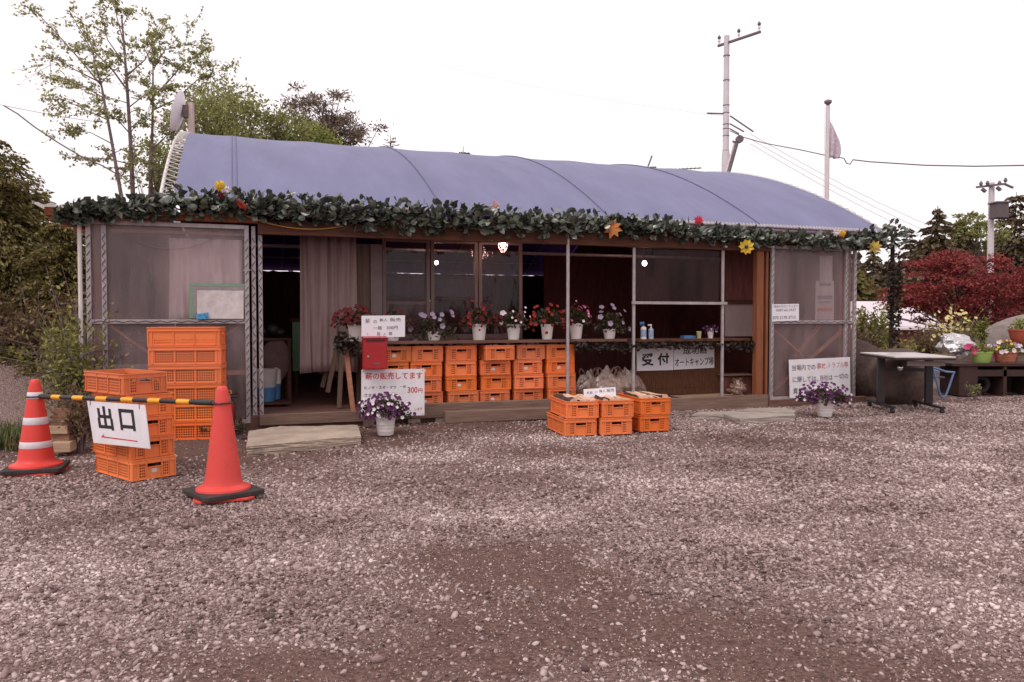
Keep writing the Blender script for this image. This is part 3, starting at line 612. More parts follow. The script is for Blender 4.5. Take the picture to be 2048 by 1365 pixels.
# bulbs
def bulb(px, py, v, label, cage=False, r_=.032):
    u, z = fp(px, py, v); r = T('light_bulb', label, 'lamp', B(u, v, z), ANG, 'lit bulbs hanging under the roof')
    MB().blob((0, 0, 0), (r_, r_, r_ * 1.1), 3, 0).build('glass', emis('lit_bulb', (1, .80, .66), 30), r, smooth=True)
    MB().tube([(0, 0, r_ * 1.08), (0, 0, r_ + .045)], .014, 10).build('socket', BLACKP, r)
    MB().tube([(0, 0, r_ + .046), (0, 0, rz(v) - .08 - z)], .004, 5).build('cord', BLACKP, r)
    pl = bpy.data.lights.new('bulb_light', 'POINT'); pl.energy = 3.8; pl.color = (1, .50, .38); pl.shadow_soft_size = .05; po_ = bpy.data.objects.new('bulb_light', pl); COL.objects.link(po_); po_.parent = r; po_.location = (0, 0, -.06)
    if cage:
        mb = MB(); k = 8
        for i in range(k):
            t = 2 * math.pi * i / k; c_, s_ = math.cos(t), math.sin(t)
            mb.tube([(.02 * c_, .02 * s_, .07), (.062 * c_, .062 * s_, .0), (.055 * c_, .055 * s_, -.05), (.02 * c_, .02 * s_, -.1)], .003, 4)
        for rr_, zz in ((.062, 0), (.055, -.05), (.02, -.1)): mb.tube([(rr_ * math.cos(t), rr_ * math.sin(t), zz) for t in np.linspace(0, 6.2832, 17)], .003, 4, cap=False)
        mb.build('wire_cage', STEEL, r)
bulb(1006, 489, .3, 'lit bulb in a wire cage under the brown beam', True)
bulb(873, 526, 1.3, 'small lit bulb seen through the middle window', r_=.024)
bulb(1289, 527, 1.0, 'lit bulb behind the film above the reception counter', r_=.033)
# rope across the doorway
def rope(name, label, pts, m, r=.006, cat='rope'):
    base = Vector(pts[0]); t = T(name, label, cat, base); MB().tube([Vector(p) - base for p in pts], r, 6).build('strand', m, t, smooth=True); return t
def sagpts(a, c, s, n_=14): a, c = Vector(a), Vector(c); return [a.lerp(c, i / n_) - Vector((0, 0, s * 4 * (i / n_) * (1 - i / n_))) for i in range(n_ + 1)]
rope('hanging_rope', 'slack yellow cord slung from the garland across the top of the doorway', sagpts(FPW(482, 428, -.08), FPW(690, 452, -.06), .09), mat('ochre_cord', (.40, .20, .06), .7, .1))
rope('hanging_rope', 'thin brown cord sagging across the film of the left panel', sagpts(FPW(240, 465, -.03), FPW(425, 478, -.03), .14), mat('brown_cord', (.24, .15, .13), .7, .1), .004)
# outdoor whiteboard, blue tag on left panel
r, q = sign('smudged_board', 'smudged white board leaning on the film of the left panel', 'board', [FPW(394, 581, -.03), FPW(487, 582, -.03), FPW(487, 638, -.035), FPW(394, 638, -.035)],
  mat('smudged_white', (.62, .56, .55), .6, .1, 9, c2=(.40, .35, .36)), .008)
r, q = sign('green_tape_square', 'pale sheet edged with green tape stuck behind the white board', 'sheet', [FPW(379, 567, -.022), FPW(489, 568, -.022), FPW(489, 637, -.024), FPW(379, 637, -.024)], film('thin_sheet', (.42, .36, .37), .55), .003, part='sheet')
GT = mat('green_tape', (.16, .27, .19), .6, .1); a, b_, c, d = q; k_ = .025
MB().plate(a, b_, b_.lerp(c, .08), a.lerp(d, .08), -.002).build('tape', GT, r); MB().plate(a.lerp(d, .081), a.lerp(b_, .06) + (d - a) * .081, d.lerp(c, .06), d, -.002).build('tape', GT, r)
r, q = sign('blue_tag', 'small blue plastic tag at the foot of the smudged white board', 'tag', [FPW(392, 629, -.06), FPW(417, 625, -.06), FPW(417, 638, -.06), FPW(393, 639, -.06)], mat('sky_blue_plastic', (.06, .28, .50), .5, .1), .01, part='plate')
mb = MB()
for s_, t_ in ((.3, .4), (.7, .35), (.85, .7)): p_ = (q[0].lerp(q[1], s_)).lerp(q[3].lerp(q[2], s_), t_); mb.blob((p_.x, p_.y - .002, p_.z), (.007, .003, .007), 1, 0)
mb.build('hole', INK, r)
r, q = sign('low_notice', 'white notice board behind the film low in the left panel', 'notice', [FPW(222, 730, .2), FPW(300, 728, .2), FPW(300, 835, .2), FPW(222, 838, .2)], PAPERW, .006)

# ---------------------------------------------------------------- garlands
def garland(name, label, path, m, v0, n_, ls, thick=.10, seed=1, vine=True):
    """path: (px, ytop, ybottom) along the front; leaves fill the band"""
    g = np.random.default_rng(seed); P = np.array(path, float); base = FPW(path[0][0], (path[0][1] + path[0][2]) / 2, v0)
    t = T(name, label, 'garland', base, 0); px = g.uniform(P[0, 0], P[-1, 0], n_)
    # nearer (left) end shows the same number of leaves per metre
    yt = np.interp(px, P[:, 0], P[:, 1]); yb = np.interp(px, P[:, 0], P[:, 2]); s = np.clip(g.normal(.5, .23, n_), .02, 1.0)
    Cc = []; Dd = []
    for a, b2, c2, ss in zip(px, yt, yb, s):
        dep = thick * max(.15, 1 - (2 * ss - 1) ** 2) * g.uniform(-.3, 1)
        w_ = FPW(a, b2 + (c2 - b2) * ss, v0) - VV * dep; Cc.append(w_ - base); z_ = (0.5 - ss) * 1.5; k = UU * g.normal() * .7 - VV * (0.55 + .3 * g.random()) + Vector((0, 0, z_ * 1.3 + .1)); Dd.append(k)
    V, F = ovals([c[:] for c in Cc], ls, ls * .62, g, [d[:] for d in Dd])
    npmesh('leaf_cover', V, F, m, t, smooth=True)
    if vine:
        mb = MB(); mb.tube([FPW(a, (b2 + c2) / 2, v0) - base + VV * .02 for a, b2, c2 in path], .012, 6); mb.build('vine', WIRE, t, smooth=True)
    return t
garland('leaf_garland', 'long glossy green artificial leaf garland along the top of the shed front',
  [(112, 418, 446), (140, 404, 446), (210, 398, 444), (300, 388, 440), (345, 374, 436), (500, 382, 438), (600, 388, 452), (700, 391, 462), (850, 401, 468), (1000, 412, 474), (1200, 424, 474), (1300, 430, 476), (1400, 444, 488), (1500, 456, 492), (1600, 464, 498), (1700, 466, 502), (1750, 450, 503), (1790, 440, 500), (1806, 452, 488)],
  GARL, -.09, 3000, .108, .12, 3)
garland('hanging_garland', 'dark garland wound down the post at the right end of the shed', [(1774, 490, 700), (1787, 480, 720), (1800, 490, 700)], GARLD, -.02, 520, .06, .045, 4, False)
hp = T('garland_post', 'thin dark post wrapped by the hanging garland', 'post', B(fp(1787, 600)[0], .03, 0), ANG); MB().tube([(0, 0, 0), (0, 0, 2.4)], .03, 10).build('shaft', BARKD, hp, smooth=True)
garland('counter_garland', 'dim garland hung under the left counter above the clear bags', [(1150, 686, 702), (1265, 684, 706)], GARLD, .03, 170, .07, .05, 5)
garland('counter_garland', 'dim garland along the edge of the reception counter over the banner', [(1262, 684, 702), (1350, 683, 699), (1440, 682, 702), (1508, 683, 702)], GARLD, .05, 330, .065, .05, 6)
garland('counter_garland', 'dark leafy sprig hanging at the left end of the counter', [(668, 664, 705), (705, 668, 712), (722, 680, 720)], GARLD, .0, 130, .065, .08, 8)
# artificial blossoms and leaves on the garland
def rosette(name, label, cat, px, py, d, m, petals=10, layers=2, ctr=None, shape=.45, v=-.24, parts='petals', sc=None):
    b0 = FPW(px, py, v); r = T(name, label, cat, b0, 0, 'artificial blossoms on the garland'); rad = d / 2
    ax = (CC - b0).normalized(); e1 = ax.cross(Vector((0, 0, 1))).normalized(); e2 = e1.cross(ax)
    g = np.random.default_rng(int(px)); mb = MB()
    for la in range(layers):
        rr = rad * (1 - .33 * la); lift = .012 * la
        for k in range(petals):
            t = 2 * math.pi * (k + .5 * la) / petals + g.normal() * .08; dr = e1 * math.cos(t) + e2 * math.sin(t); sd_ = -e1 * math.sin(t) + e2 * math.cos(t); w_ = rr * shape
            q = [ax * lift, dr * rr * .6 + sd_ * w_ * .5 + ax * (lift + .012), dr * rr + ax * (lift + g.uniform(-.012, .012)), dr * rr * .6 - sd_ * w_ * .5 + ax * (lift + .012)]
            mb.add(q, [(0, 1, 2, 3)])
    mb.build('blossom', m, r)
    if ctr: MB().blob(ax * .012 * layers, (rad * .24,) * 3, 2, 0).build('flower_centre', ctr, r, smooth=True)
    return r
rosette('artificial_flower', 'yellow pompon flower on top of the garland at its left end', 'flower', 440, 372, .125, PT_YEL, 14, 4)
rosette('artificial_flower', 'white daisy beside the yellow pompon flower at the left end of the garland', 'flower', 454, 380, .085, PT_WHT, 9, 2)
rosette('artificial_flower', 'dark maroon blossom under the yellow pompon flower', 'flower', 442, 391, .085, PT_RED, 8, 3)
rosette('artificial_flower', 'pale pink blossom on the garland above the caged bulb', 'flower', 991, 410, .115, PT_PNK if False else petal('pale_pink_petal', (.5, .28, .30), (.7, .45, .47)), 9, 3)
rosette('artificial_flower', 'red carnation on top of the garland right of the orange leaf', 'flower', 1397, 441, .135, petal('carnation_petal', (.5, .03, .06), (.68, .09, .13)), 10, 4)
rosette('artificial_flower', 'yellow sunflower with a dark centre hanging under the garland', 'flower', 1493, 494, .21, PT_YEL, 9, 1, WIRE, .62, -.2)
rosette('artificial_flower', 'white blossom on the garland above the right film panel', 'flower', 1674, 465, .125, PT_WHT, 8, 2)
rosette('artificial_flower', 'golden blossom beside the white one above the right film panel', 'flower', 1684, 467, .115, petal('golden_petal', (.62, .32, .02), (.8, .46, .05)), 9, 3, v=-.27)
rosette('artificial_flower', 'tiny red bud under the golden blossom above the right film panel', 'flower', 1684, 475, .05, PT_SCAR, 7, 2, v=-.26)
def flatleaf(label, px, py, size, rot, m, v=-.2):
    b0 = FPW(px, py, v); r = T('artificial_leaf', label, 'leaf', b0, 0, 'artificial leaves on the garland'); ax = (CC - b0).normalized(); e1 = ax.cross(Vector((0, 0, 1))).normalized() * -1; e2 = ax.cross(e1) * -1
    prof = [(0, -.55), (.08, -.3), (.34, -.36), (.24, -.14), (.52, -.02), (.30, .10), (.40, .36), (.14, .28), (0, .58), (-.14, .28), (-.40, .36), (-.30, .10), (-.52, -.02), (-.24, -.14), (-.34, -.36), (-.08, -.3)]
    c_, s_ = math.cos(rot), math.sin(rot); vs_ = [(e1 * (x * c_ - y * s_) + e2 * (x * s_ + y * c_)) * size + ax * (.02 * math.sin(5 * x)) for x, y in prof]
    mb = MB(); mb.add([Vector((0, 0, 0)) + ax * .012] + vs_, [(0, 1 + i, 1 + (i + 1) % 16) for i in range(16)]); mb.build('blade', m, r)
    MB().tube([vs_[0], vs_[0] * 1.3], .003, 5).build('stalk', WIRE, r)
flatleaf('orange maple leaf hanging on the garland above the counter', 1226, 457, .235, .3, PT_ORG)
flatleaf('yellow maple leaf at the right end of the garland', 1749, 494, .20, -.9, petal('yellow_leaf', (.5, .36, .08), (.68, .5, .13)))
r = T('artificial_lily', 'narrow red lily blossom hanging from the garland left of the doorway', 'flower', FPW(482, 410, -.24), 0, 'artificial blossoms on the garland')
mb = MB()
for k in range(5): mb.add([(-.055 - .005 * k, 0, .06), (-.01, -.012 + .008 * k, .02 + .006 * k), (.062, 0, -.075 + .018 * k), (-.015, .01, -.012 - .006 * k)], [(0, 1, 2, 3)])
mb.build('petal', PT_SCAR, r)

# ---------------------------------------------------------------- flower pots
def bloom_mesh(rad, petals, m, name):
    mb = MB()
    for k in range(petals):
        t = 2 * math.pi * k / petals; c_, s_ = math.cos(t), math.sin(t); w_ = rad * 1.25 / petals * 2.2
        mb.add([(0, 0, -.2 * rad), (rad * .62 * c_ - w_ * s_, rad * .62 * s_ + w_ * c_, .08 * rad), (rad * c_, rad * s_, -.02 * rad), (rad * .62 * c_ + w_ * s_, rad * .62 * s_ - w_ * c_, .08 * rad)], [(0, 1, 2, 3)])
    me = bpy.data.meshes.new(name); me.from_pydata(mb.v, [], mb.f); me.materials.append(m); return me
def potplant(name, label, base, rt, h, pm, cr, ch, nleaf, blooms, seed, rz_=0, group=None, leafm=None, ls=.05, droop=.25, ridges=0):
    """rt: rim radius, h: pot height, cr/ch: crown radius/height, blooms: list of (mesh, count)"""
    g = np.random.default_rng(seed); r = T(name, label, 'flower pot', base, rz_, group); rb = rt * .76
    prof = [(rb * .96, 0), (rb, .006)]
    if ridges:
        for k in range(ridges): z_ = h * (.2 + .5 * k / ridges); q = rb + (rt - rb) * z_ / h; prof += [(q, z_), (q + .0025, z_ + .006), (q, z_ + .012)]
    prof += [(rt * .975, h * .86), (rt * 1.02, h * .865), (rt * 1.04, h), (rt * .95, h), (rt * .93, h * .9), (0, h * .9)]
    MB().lathe(prof, 28, cap=True).build('pot', pm, r, smooth=True)
    n_ = nleaf; d = unit(g.normal(size=(n_, 3))); d[:, 2] = np.abs(d[:, 2]) - droop; rad = g.uniform(.35, 1, n_) ** .6
    C = d * rad[:, None] * np.array([cr, cr, ch]); C[:, 2] += h + ch * .12
    out = np.hypot(C[:, 0], C[:, 1]); bad = (C[:, 2] < h * .97) & (out < rt * 1.05); C[bad, 2] = h + g.uniform(0, .04, bad.sum())
    lump = 1 + .22 * np.sin(np.arctan2(d[:, 1], d[:, 0]) * 4 + seed); C[:, :2] *= lump[:, None]
    V, F = leaves(C, ls, ls * .55, g, d + np.array([0, 0, .2]), jit=.7)
    npmesh('foliage', V, F, leafm or LEAF_K, r)
    mb = MB()
    for k in range(9):
        t = g.uniform(0, 6.28); mb.tube([(.02 * math.cos(t), .02 * math.sin(t), h * .88), (cr * .4 * math.cos(t), cr * .4 * math.sin(t), h + ch * .35), (cr * .75 * math.cos(t), cr * .75 * math.sin(t), h + ch * .4)], .004, 5)
    mb.build('stem', LEAF_K, r)
    for me, cnt in blooms:
        for k in range(cnt):
            dd = g.normal(size=3); dd[2] = abs(dd[2]) - droop * 1.2; dd[1] -= .35; dd /= np.linalg.norm(dd)
            lp = 1 + .22 * math.sin(math.atan2(dd[1], dd[0]) * 4 + seed)
            p = np.array([dd[0] * cr * lp, dd[1] * cr * lp, dd[2] * ch]) * g.uniform(.92, 1.1) + np.array([0, 0, h + ch * .12])
            if p[2] < h and np.hypot(p[0], p[1]) < rt * 1.08: p[2] = h + g.uniform(.01, .05)
            o = bpy.data.objects.new('bloom', me); COL.objects.link(o); o.parent = r; o.location = p
            o.rotation_euler = (Vector(dd) * .6 + Vector((0, -.7, .2))).to_track_quat('Z', 'Y').to_euler(); s_ = g.uniform(.75, 1.2); o.scale = (s_,) * 3
    return r
BL = {k: bloom_mesh(rad, p, m, 'bloom') for k, (rad, p, m) in dict(red=(.020, 5, PT_RED), scar=(.024, 5, PT_SCAR), lil=(.036, 5, PT_LIL), pur=(.021, 5, PT_PUR), wht=(.018, 5, PT_WHT), bigw=(.034, 5, PT_WHT), mag=(.055, 7, PT_MAG), pnk=(.022, 5, PT_PNK), yel=(.022, 8, PT_YEL)).items()}
CZ = .93; GP = 'white pots of flowers along the counter'
def cpot(px, v, rt, h, *a, **k):
    u = fp(px, 660, v)[0]; return potplant('flower_pot', a[0], B(u, v, CZ), rt, h, POTW, *a[1:], rz_=ANG, group=GP, **k)
cpot(712, .16, .095, .20, 'white pot of dense dark red begonias at the left end of the counter', .22, .19, 420, [(BL['red'], 150)], 1)
cpot(786, .22, .085, .16, 'white pot of red leafed flowers half hidden behind the small notice', .19, .22, 300, [(BL['red'], 30)], 2)
cpot(868, .18, .085, .105, 'low white pot of trailing lilac petunias left of centre on the counter', .24, .30, 420, [(BL['lil'], 16)], 3, droop=.45)
cpot(958, .18, .092, .195, 'white pot of deep red flowers right of the lilac petunias', .20, .24, 400, [(BL['red'], 55), (BL['scar'], 8)], 4)
cpot(1027, .18, .088, .19, 'white pot of speckled trailing flowers under one pale blossom', .185, .22, 340, [(BL['red'], 26), (BL['wht'], 14), (BL['bigw'], 2)], 5, droop=.4)
cpot(1094, .18, .080, .19, 'bright white pot of scarlet flowers left of the steel pipe post', .21, .24, 330, [(BL['scar'], 42)], 6)
cpot(1152, .2, .088, .20, 'white pot of pink and red flowers behind the steel pipe post', .20, .24, 330, [(BL['red'], 26), (BL['pnk'], 12), (BL['wht'], 5)], 7)
cpot(1219, .18, .085, .125, 'white pot of pale lilac petunias at the right end of the left counter', .23, .28, 420, [(BL['lil'], 13)], 8, droop=.35)
p = gp(768, 873); potplant('flower_pot', 'white pot of purple and white petunias on the gravel before the firewood sign', (p.x, p.y + .1, 0), .105, .20, POTW, .245, .20, 850, [(BL['pur'], 110), (BL['wht'], 34)], 9, leafm=LEAF_K, ls=.045, group='white pots of purple petunias on the gravel', ridges=3)
p = gp(1656, 835); potplant('flower_pot', 'white pot of deep purple petunias on the gravel before the rules sign', (p.x, p.y + .1, 0), .108, .21, POTW, .275, .185, 850, [(BL['pur'], 120), (BL['wht'], 10)], 10, leafm=LEAF_K, ls=.045, group='white pots of purple petunias on the gravel', droop=.38, ridges=3)
# reception counter things
def bottle(label, px, v, h, rad, body, capm, spray):
    u = fp(px, 660, v)[0]; r = T('pump_bottle', label, 'bottle', B(u, v, .92), ANG, 'sanitiser bottles on the reception counter')
    MB().lathe([(rad, 0), (rad, h * .62), (rad * .9, h * .68), (rad * .35, h * .74)], 20).build('bottle', body, r, smooth=True)
    MB().lathe([(rad * 1.005, h * .12), (rad * 1.005, h * .55)], 20, cap=False).build('wrapper', mat('blue_wrapper', (.30, .36, .50), .5, .35, 25), r, smooth=True)
    mb = MB().lathe([(rad * .36, h * .741), (rad * .36, h * .82), (.006, h * .825), (.006, h * .93)], 14)
    mb.bar((.008, 0, h * .95), (-.045 if not spray else -.055, 0, h * (.95 if not spray else .93)), .016, .018 if not spray else .03)
    if spray: mb.bar((-.03, 0, h * .93), (-.045, 0, h * .78), .008, .008)
    mb.build('pump', capm, r)
bottle('tall spray bottle with a blue head on the reception counter', 1287, .2, .225, .038, POTW, BLUEP, True)
bottle('short pump bottle with a white head beside the blue topped one', 1302, .2, .195, .034, mat('clear_blue', (.35, .42, .52), .3, .1), POTW, False)
u = fp(1398, 660, .2)[0]; r = T('cup', 'small yellow green paper cup on the reception counter', 'cup', B(u, .2, .92), ANG); MB().lathe([(.026, 0), (.034, .095), (.031, .095), (.024, .005), (0, .005)], 18).build('wall', mat('yellowish', (.38, .36, .16), .6, .1), r, smooth=True); MB().lathe([(.0345, .09), (.0365, .093), (.0345, .096)], 18, cap=False).build('rim', POTW, r, smooth=True)
u = fp(1421, 660, .2)[0]; potplant('flower_pot', 'little white pot of violet flowers at the right of the reception counter', B(u, .2, .92), .042, .105, POTW, .085, .08, 120, [(BL['pur'], 14), (BL['wht'], 4)], 12, rz_=ANG, ls=.03)
u = fp(1376, 660, .3)[0]; r = T('plastic_tray', 'blue plastic tray lying on the reception counter', 'tray', B(u, .3, .92), ANG); mb = MB(); mb.box(-.09, .09, -.05, .05, 0, .006); mb.box(-.09, .09, -.05, -.044, .006, .04); mb.box(-.09, .09, .044, .05, .006, .04); mb.box(-.09, -.084, -.044, .044, .006, .04); mb.box(.084, .09, -.044, .044, .006, .04); mb.build('tray', BLUEP, r)
# mats, cardboard, clear bags on the deck
r = T('doormat', 'flat brown doormat on the deck before the reception counter', 'doormat', (B(7.35, .16, .145)), ANG + .1); MB().box(-.42, .42, -.13, .14, 0, .012).build('pile', CARD, r, bevel=.004); MB().box(-.43, .43, -.135, .145, -.002, .004).build('backing', RUBBER, r)
p = FPW(1470, 750, .35); r = T('cardboard_sheet', 'sheet of cardboard lying on a dark crate right of the reception counter', 'cardboard', (p.x, p.y, p.z), ANG - .1); MB().box(-.26, .26, -.12, .22, 0, .01).build('sheet', CARD, r)
r = T('dark_chest', 'low dark chest under the cardboard sheet', 'chest', (p.x, p.y, .14), ANG - .1); mb = MB().box(-.2, .24, -.02, .2, 0, p.z - .17).build('body', DARK2, r); MB().box(-.21, .25, -.03, .21, p.z - .169, p.z - .142).build('lid', DARKW, r)
def bag(label, px, pyb, v, rx, h, seed, group='clear plastic bags of kindling on the deck'):
    u = fp(px, 770, v)[0]; r = T('plastic_bag', label, 'bag', B(u, v, .145), ANG, group); g = np.random.default_rng(seed)
    V, F = ico(4); V = V.copy(); k = g.normal(size=(12, 3)) * 5.0; d = 1 + .16 * (np.sin(V @ k.T + g.uniform(0, 6, 12)) * g.uniform(.4, 1, 12)).sum(1) / 2
    V = V * d[:, None] * np.array([rx, .13, h * .5]); V[:, 2] = np.maximum(V[:, 2] + h * .42, 0)
    tp = np.clip((V[:, 2] - h * .45) / (h * .5), 0, 1); V[:, 0] = V[:, 0] * (1 - .55 * tp) + .03 * tp * g.normal(); V[:, 1] *= 1 - .6 * tp; V[:, 0] *= 1 + .25 * np.clip(1 - V[:, 2] / (h * .4), 0, 1)
    MB().add(V.tolist(), F).build('bag', BAG, r, smooth=True)
    mb = MB()
    for s in (-1, 1):
        q = [(s * rx * .25, 0, h * .82), (s * rx * .42, 0, h * .98), (s * rx * .55, .0, h * 1.02), (s * rx * .62, 0, h * .9), (s * rx * .5, 0, h * .72)]
        for a, c in zip(q[:-1], q[1:]): mb.bar(a, c, .05, .004)
    mb.build('handle', BAG, r)
    mb = MB()
    for i in range(70):
        a = g.uniform(0, 6.28); rr_ = g.uniform(0, .85); c = Vector((rx * rr_ * math.cos(a), .09 * rr_ * math.sin(a), g.uniform(.02, h * .6))); dd = Vector(g.normal(size=3) * (1, .5, .7)).normalized() * g.uniform(.035, .075)
        mb.bar(c - dd, c + dd, .018, .012)
    ct = mb.build('kindling', wood('pale_chip', (.26, .15, .095), (.42, .27, .18)), r); ct['kind'] = 'stuff'
bag('leftmost clear bag of kindling beside the wall of crates', 1176, 795, .25, .20, .40, 1)
bag('middle clear bag of kindling behind the small paper notice', 1213, 795, .16, .21, .41, 2)
bag('rightmost clear bag of kindling spreading toward the reception banner', 1252, 795, .2, .24, .42, 3)
bag('small clear bag under the cardboard sheet at the right of the deck', 1474, 785, .2, .10, .22, 4)

LOGM = [wood('split_log_face', (.50, .29, .20), (.70, .47, .35), 1, .8), mat('log_bark', (.06, .037, .03), .95, .4, 20, bump=.5)]
LOGD = [wood('old_log_face', (.15, .085, .06), (.26, .165, .125), 1, .8), LOGM[1]]
# ---------------------------------------------------------------- crates
CL, CWd, CH = .67, .37, .18
def perf(mb, O_, ex, ez, en, xs, zs, solid, t):
    """perforated plate: cells (i,j) of the grid are boxes where solid(i,j)"""
    O_, ex, ez, en = Vector(O_), Vector(ex), Vector(ez), Vector(en)
    nx_, nz_ = len(xs) - 1, len(zs) - 1; S = [[bool(solid(i, j)) for j in range(nz_)] for i in range(nx_)]
    P = lambda x, z, d: O_ + ex * x + ez * z + en * d
    j = 0
    for i in range(nx_):
        j = 0
        while j < nz_:
            if not S[i][j]: j += 1; continue
            k = j
            while k < nz_ and S[i][k]: k += 1
            x0, x1, z0, z1 = xs[i], xs[i + 1], zs[j], zs[k]
            mb.add([P(x0, z0, 0), P(x1, z0, 0), P(x1, z0, t), P(x0, z0, t), P(x0, z1, 0), P(x1, z1, 0), P(x1, z1, t), P(x0, z1, t)],
                   [(0, 1, 5, 4), (2, 3, 7, 6), (0, 3, 2, 1), (4, 5, 6, 7)] + ([(1, 2, 6, 5)] if i + 1 == nx_ or not all(S[i + 1][j:k]) else []) + ([(3, 0, 4, 7)] if i == 0 or not all(S[i - 1][j:k]) else []))
            j = k
def holes(x0, x1, k, f=.42):
    p = (x1 - x0) / k; out = []
    for i in range(k): out += [x0 + p * (i + .5 - f * .5 - .0), x0 + p * (i + .5 + f * .5)]
    return out
def make_crate(label, m, solid_top=False):
    root = T('plastic_crate', label, 'crate', (0, 0, 0), 0, 'orange plastic crates'); t = .004; tp = .012
    mb = MB(); zr = CH - .034
    # long sides: three perforated bays between ribs
    bays = [(-.27, -.10), (-.085, .085), (.10, .27)]; hx = []; hole_cols = set(); xs = [-CL / 2 + tp, -.285]
    for a, c in bays:
        h = holes(a, c, 8, .62)
        for i in range(0, len(h), 2): xs += [h[i], h[i + 1]]; hole_cols.add(len(xs) - 2)
    xs += [.285, CL / 2 - tp]; zs = [0.0, .012]; hole_rows = set(); hz = holes(.02, zr - .010, 5, .62)
    for i in range(0, len(hz), 2): zs += [hz[i], hz[i + 1]]; hole_rows.add(len(zs) - 2)
    zs += [zr]; rows = {j for j in hole_rows if (j < 6 if solid_top else True)}
    for s in (-1, 1): perf(mb, (s * (CWd / 2 - tp), 0, 0), (0, 1, 0), (0, 0, 1), (-s, 0, 0), xs, zs, lambda i, j: not (i in hole_cols and j in rows), t)
    # short sides: solid middle with hand hole, perforated columns either side
    xs = [-CWd / 2 + tp]; hc = set()
    for a, c in ((-.115, -.07),): 
        h = holes(a, c, 3, .62)
        for i in range(0, 6, 2): xs += [h[i], h[i + 1]]; hc.add(len(xs) - 2)
    xs += [-.055]; hi_ = len(xs) - 1; xs += [.055]
    h = holes(.07, .115, 3, .62)
    for i in range(0, 6, 2): xs += [h[i], h[i + 1]]; hc.add(len(xs) - 2)
    xs += [CWd / 2 - tp]; zs2 = sorted(zs + [.108, .134]); hr2 = set()
    for j in range(len(zs2) - 1):
        mid = (zs2[j] + zs2[j + 1]) / 2
        if any(hz[q] < mid < hz[q + 1] for q in range(0, len(hz), 2)): hr2.add(j)
    slot = {j for j in range(len(zs2) - 1) if .108 <= (zs2[j] + zs2[j + 1]) / 2 <= .134}
    for s in (-1, 1): perf(mb, (0, s * (CL / 2 - tp), 0), (1, 0, 0), (0, 0, 1), (0, -s, 0), xs, zs2, lambda i, j: not ((i in hc and j in hr2) or (i == hi_ and j in slot)), t)
    mb.build('side_wall', m, root)
    mb = MB()
    for s in (-1, 1):                                            # ribs, corner posts, lower hoop
        for y in (-.285, -.0925, .0925, .285): mb.box(s * (CWd / 2 - tp), s * (CWd / 2 - .004), y - .005, y + .005, 0.004, zr)
        mb.box(s * (CWd / 2 - tp), s * (CWd / 2 - .004), -CL / 2 + .02, CL / 2 - .02, .004, .012)
        for x in (-.128, -.06, .06, .128): mb.box(x - .004, x + .004, s * (CL / 2 - tp), s * (CL / 2 - .004), .004, zr)
        mb.box(-.062, .062, s * (CL / 2 - tp), s * (CL / 2 - .003), .101, .107); mb.box(-CWd / 2 + .02, CWd / 2 - .02, s * (CL / 2 - tp), s * (CL / 2 - .005), .004, .012)
        for s2 in (-1, 1):
            c = (s * (CWd / 2 - .02), s2 * (CL / 2 - .02)); pts = [(c[0] + s * .014 * math.cos(a), c[1] + s2 * .014 * math.sin(a)) for a in np.linspace(0, math.pi / 2, 6)]
            k = len(mb.v)
            for x, y in pts: mb.add([(x, y, .002), (x, y, zr)], [])
            for i in range(5): mb.f.append([k + 2*i, k + 2*i + 2, k + 2*i + 3, k + 2*i + 1]); mb.mi.append(0)
    mb.build('rib', m, root)
    # rim band with rounded corners
    def ring(hx_, hy_, rad): 
        o = []
        for cx, cy, a0 in ((hx_ - rad, hy_ - rad, 0), (-hx_ + rad, hy_ - rad, 90), (-hx_ + rad, -hy_ + rad, 180), (hx_ - rad, -hy_ + rad, 270)):
            o += [(cx + rad * math.cos(R(a0 + a)), cy + rad * math.sin(R(a0 + a))) for a in (0, 22, 45, 68, 90)]
        return o
    lv = [(CWd/2 - .008, CL/2 - .008, zr - .006), (CWd/2 - .001, CL/2 - .001, zr - .006), (CWd/2 - .001, CL/2 - .001, zr + .002), (CWd/2 - .006, CL/2 - .006, zr + .003), (CWd/2 - .006, CL/2 - .006, CH - .010), (CWd/2, CL/2, CH - .009), (CWd/2, CL/2, CH), (CWd/2 - .014, CL/2 - .014, CH), (CWd/2 - .014, CL/2 - .014, zr - .006)]
    mb = MB(); nr = 20
    for hx_, hy_, z in lv: mb.add([(x, y, z) for x, y in ring(hx_, hy_, .026)], [])
    for i in range(len(lv)):
        for q in range(nr): mb.f.append([i*nr + q, i*nr + (q+1) % nr, ((i+1) % len(lv))*nr + (q+1) % nr, ((i+1) % len(lv))*nr + q]); mb.mi.append(0)
    for s in (-1, 1):
        for y in (-.285, -.0925, .0925, .285): mb.box(s * (CWd/2 - .006), s * (CWd/2 - .001), y - .004, y + .004, zr + .003, CH - .01)
        for x in (-.128, -.06, .06, .128): mb.box(x - .004, x + .004, s * (CL/2 - .006), s * (CL/2 - .001), zr + .003, CH - .01)
    mb.build('rim', m, root)
    MB().box(-CWd / 2 + .014, CWd / 2 - .014, -CL / 2 + .014, CL / 2 - .014,   .002, .007).build('crate_floor', m, root)
    if not solid_top:
        fg = np.random.default_rng(3); f_ = MB()
        for i in range(9): x = -.135 + i * .034; f_.bar((x + fg.normal() * .006, -.30, .05 + fg.uniform(-.02, .03)), (x + fg.normal() * .006, .30, .05 + fg.uniform(-.02, .03)), .032, .085)
        f_.build('shaded_wood_fill', DARKW, root)  # firewood filler in an extra dark tone, putting shade behind the holes
    return root
CR = {'a': make_crate('x', ORANGE), 'b': make_crate('x', ORANGE2), 'c': make_crate('x', ORANGE, True)}
for r in CR.values(): r['_proto'] = 1
used = set()
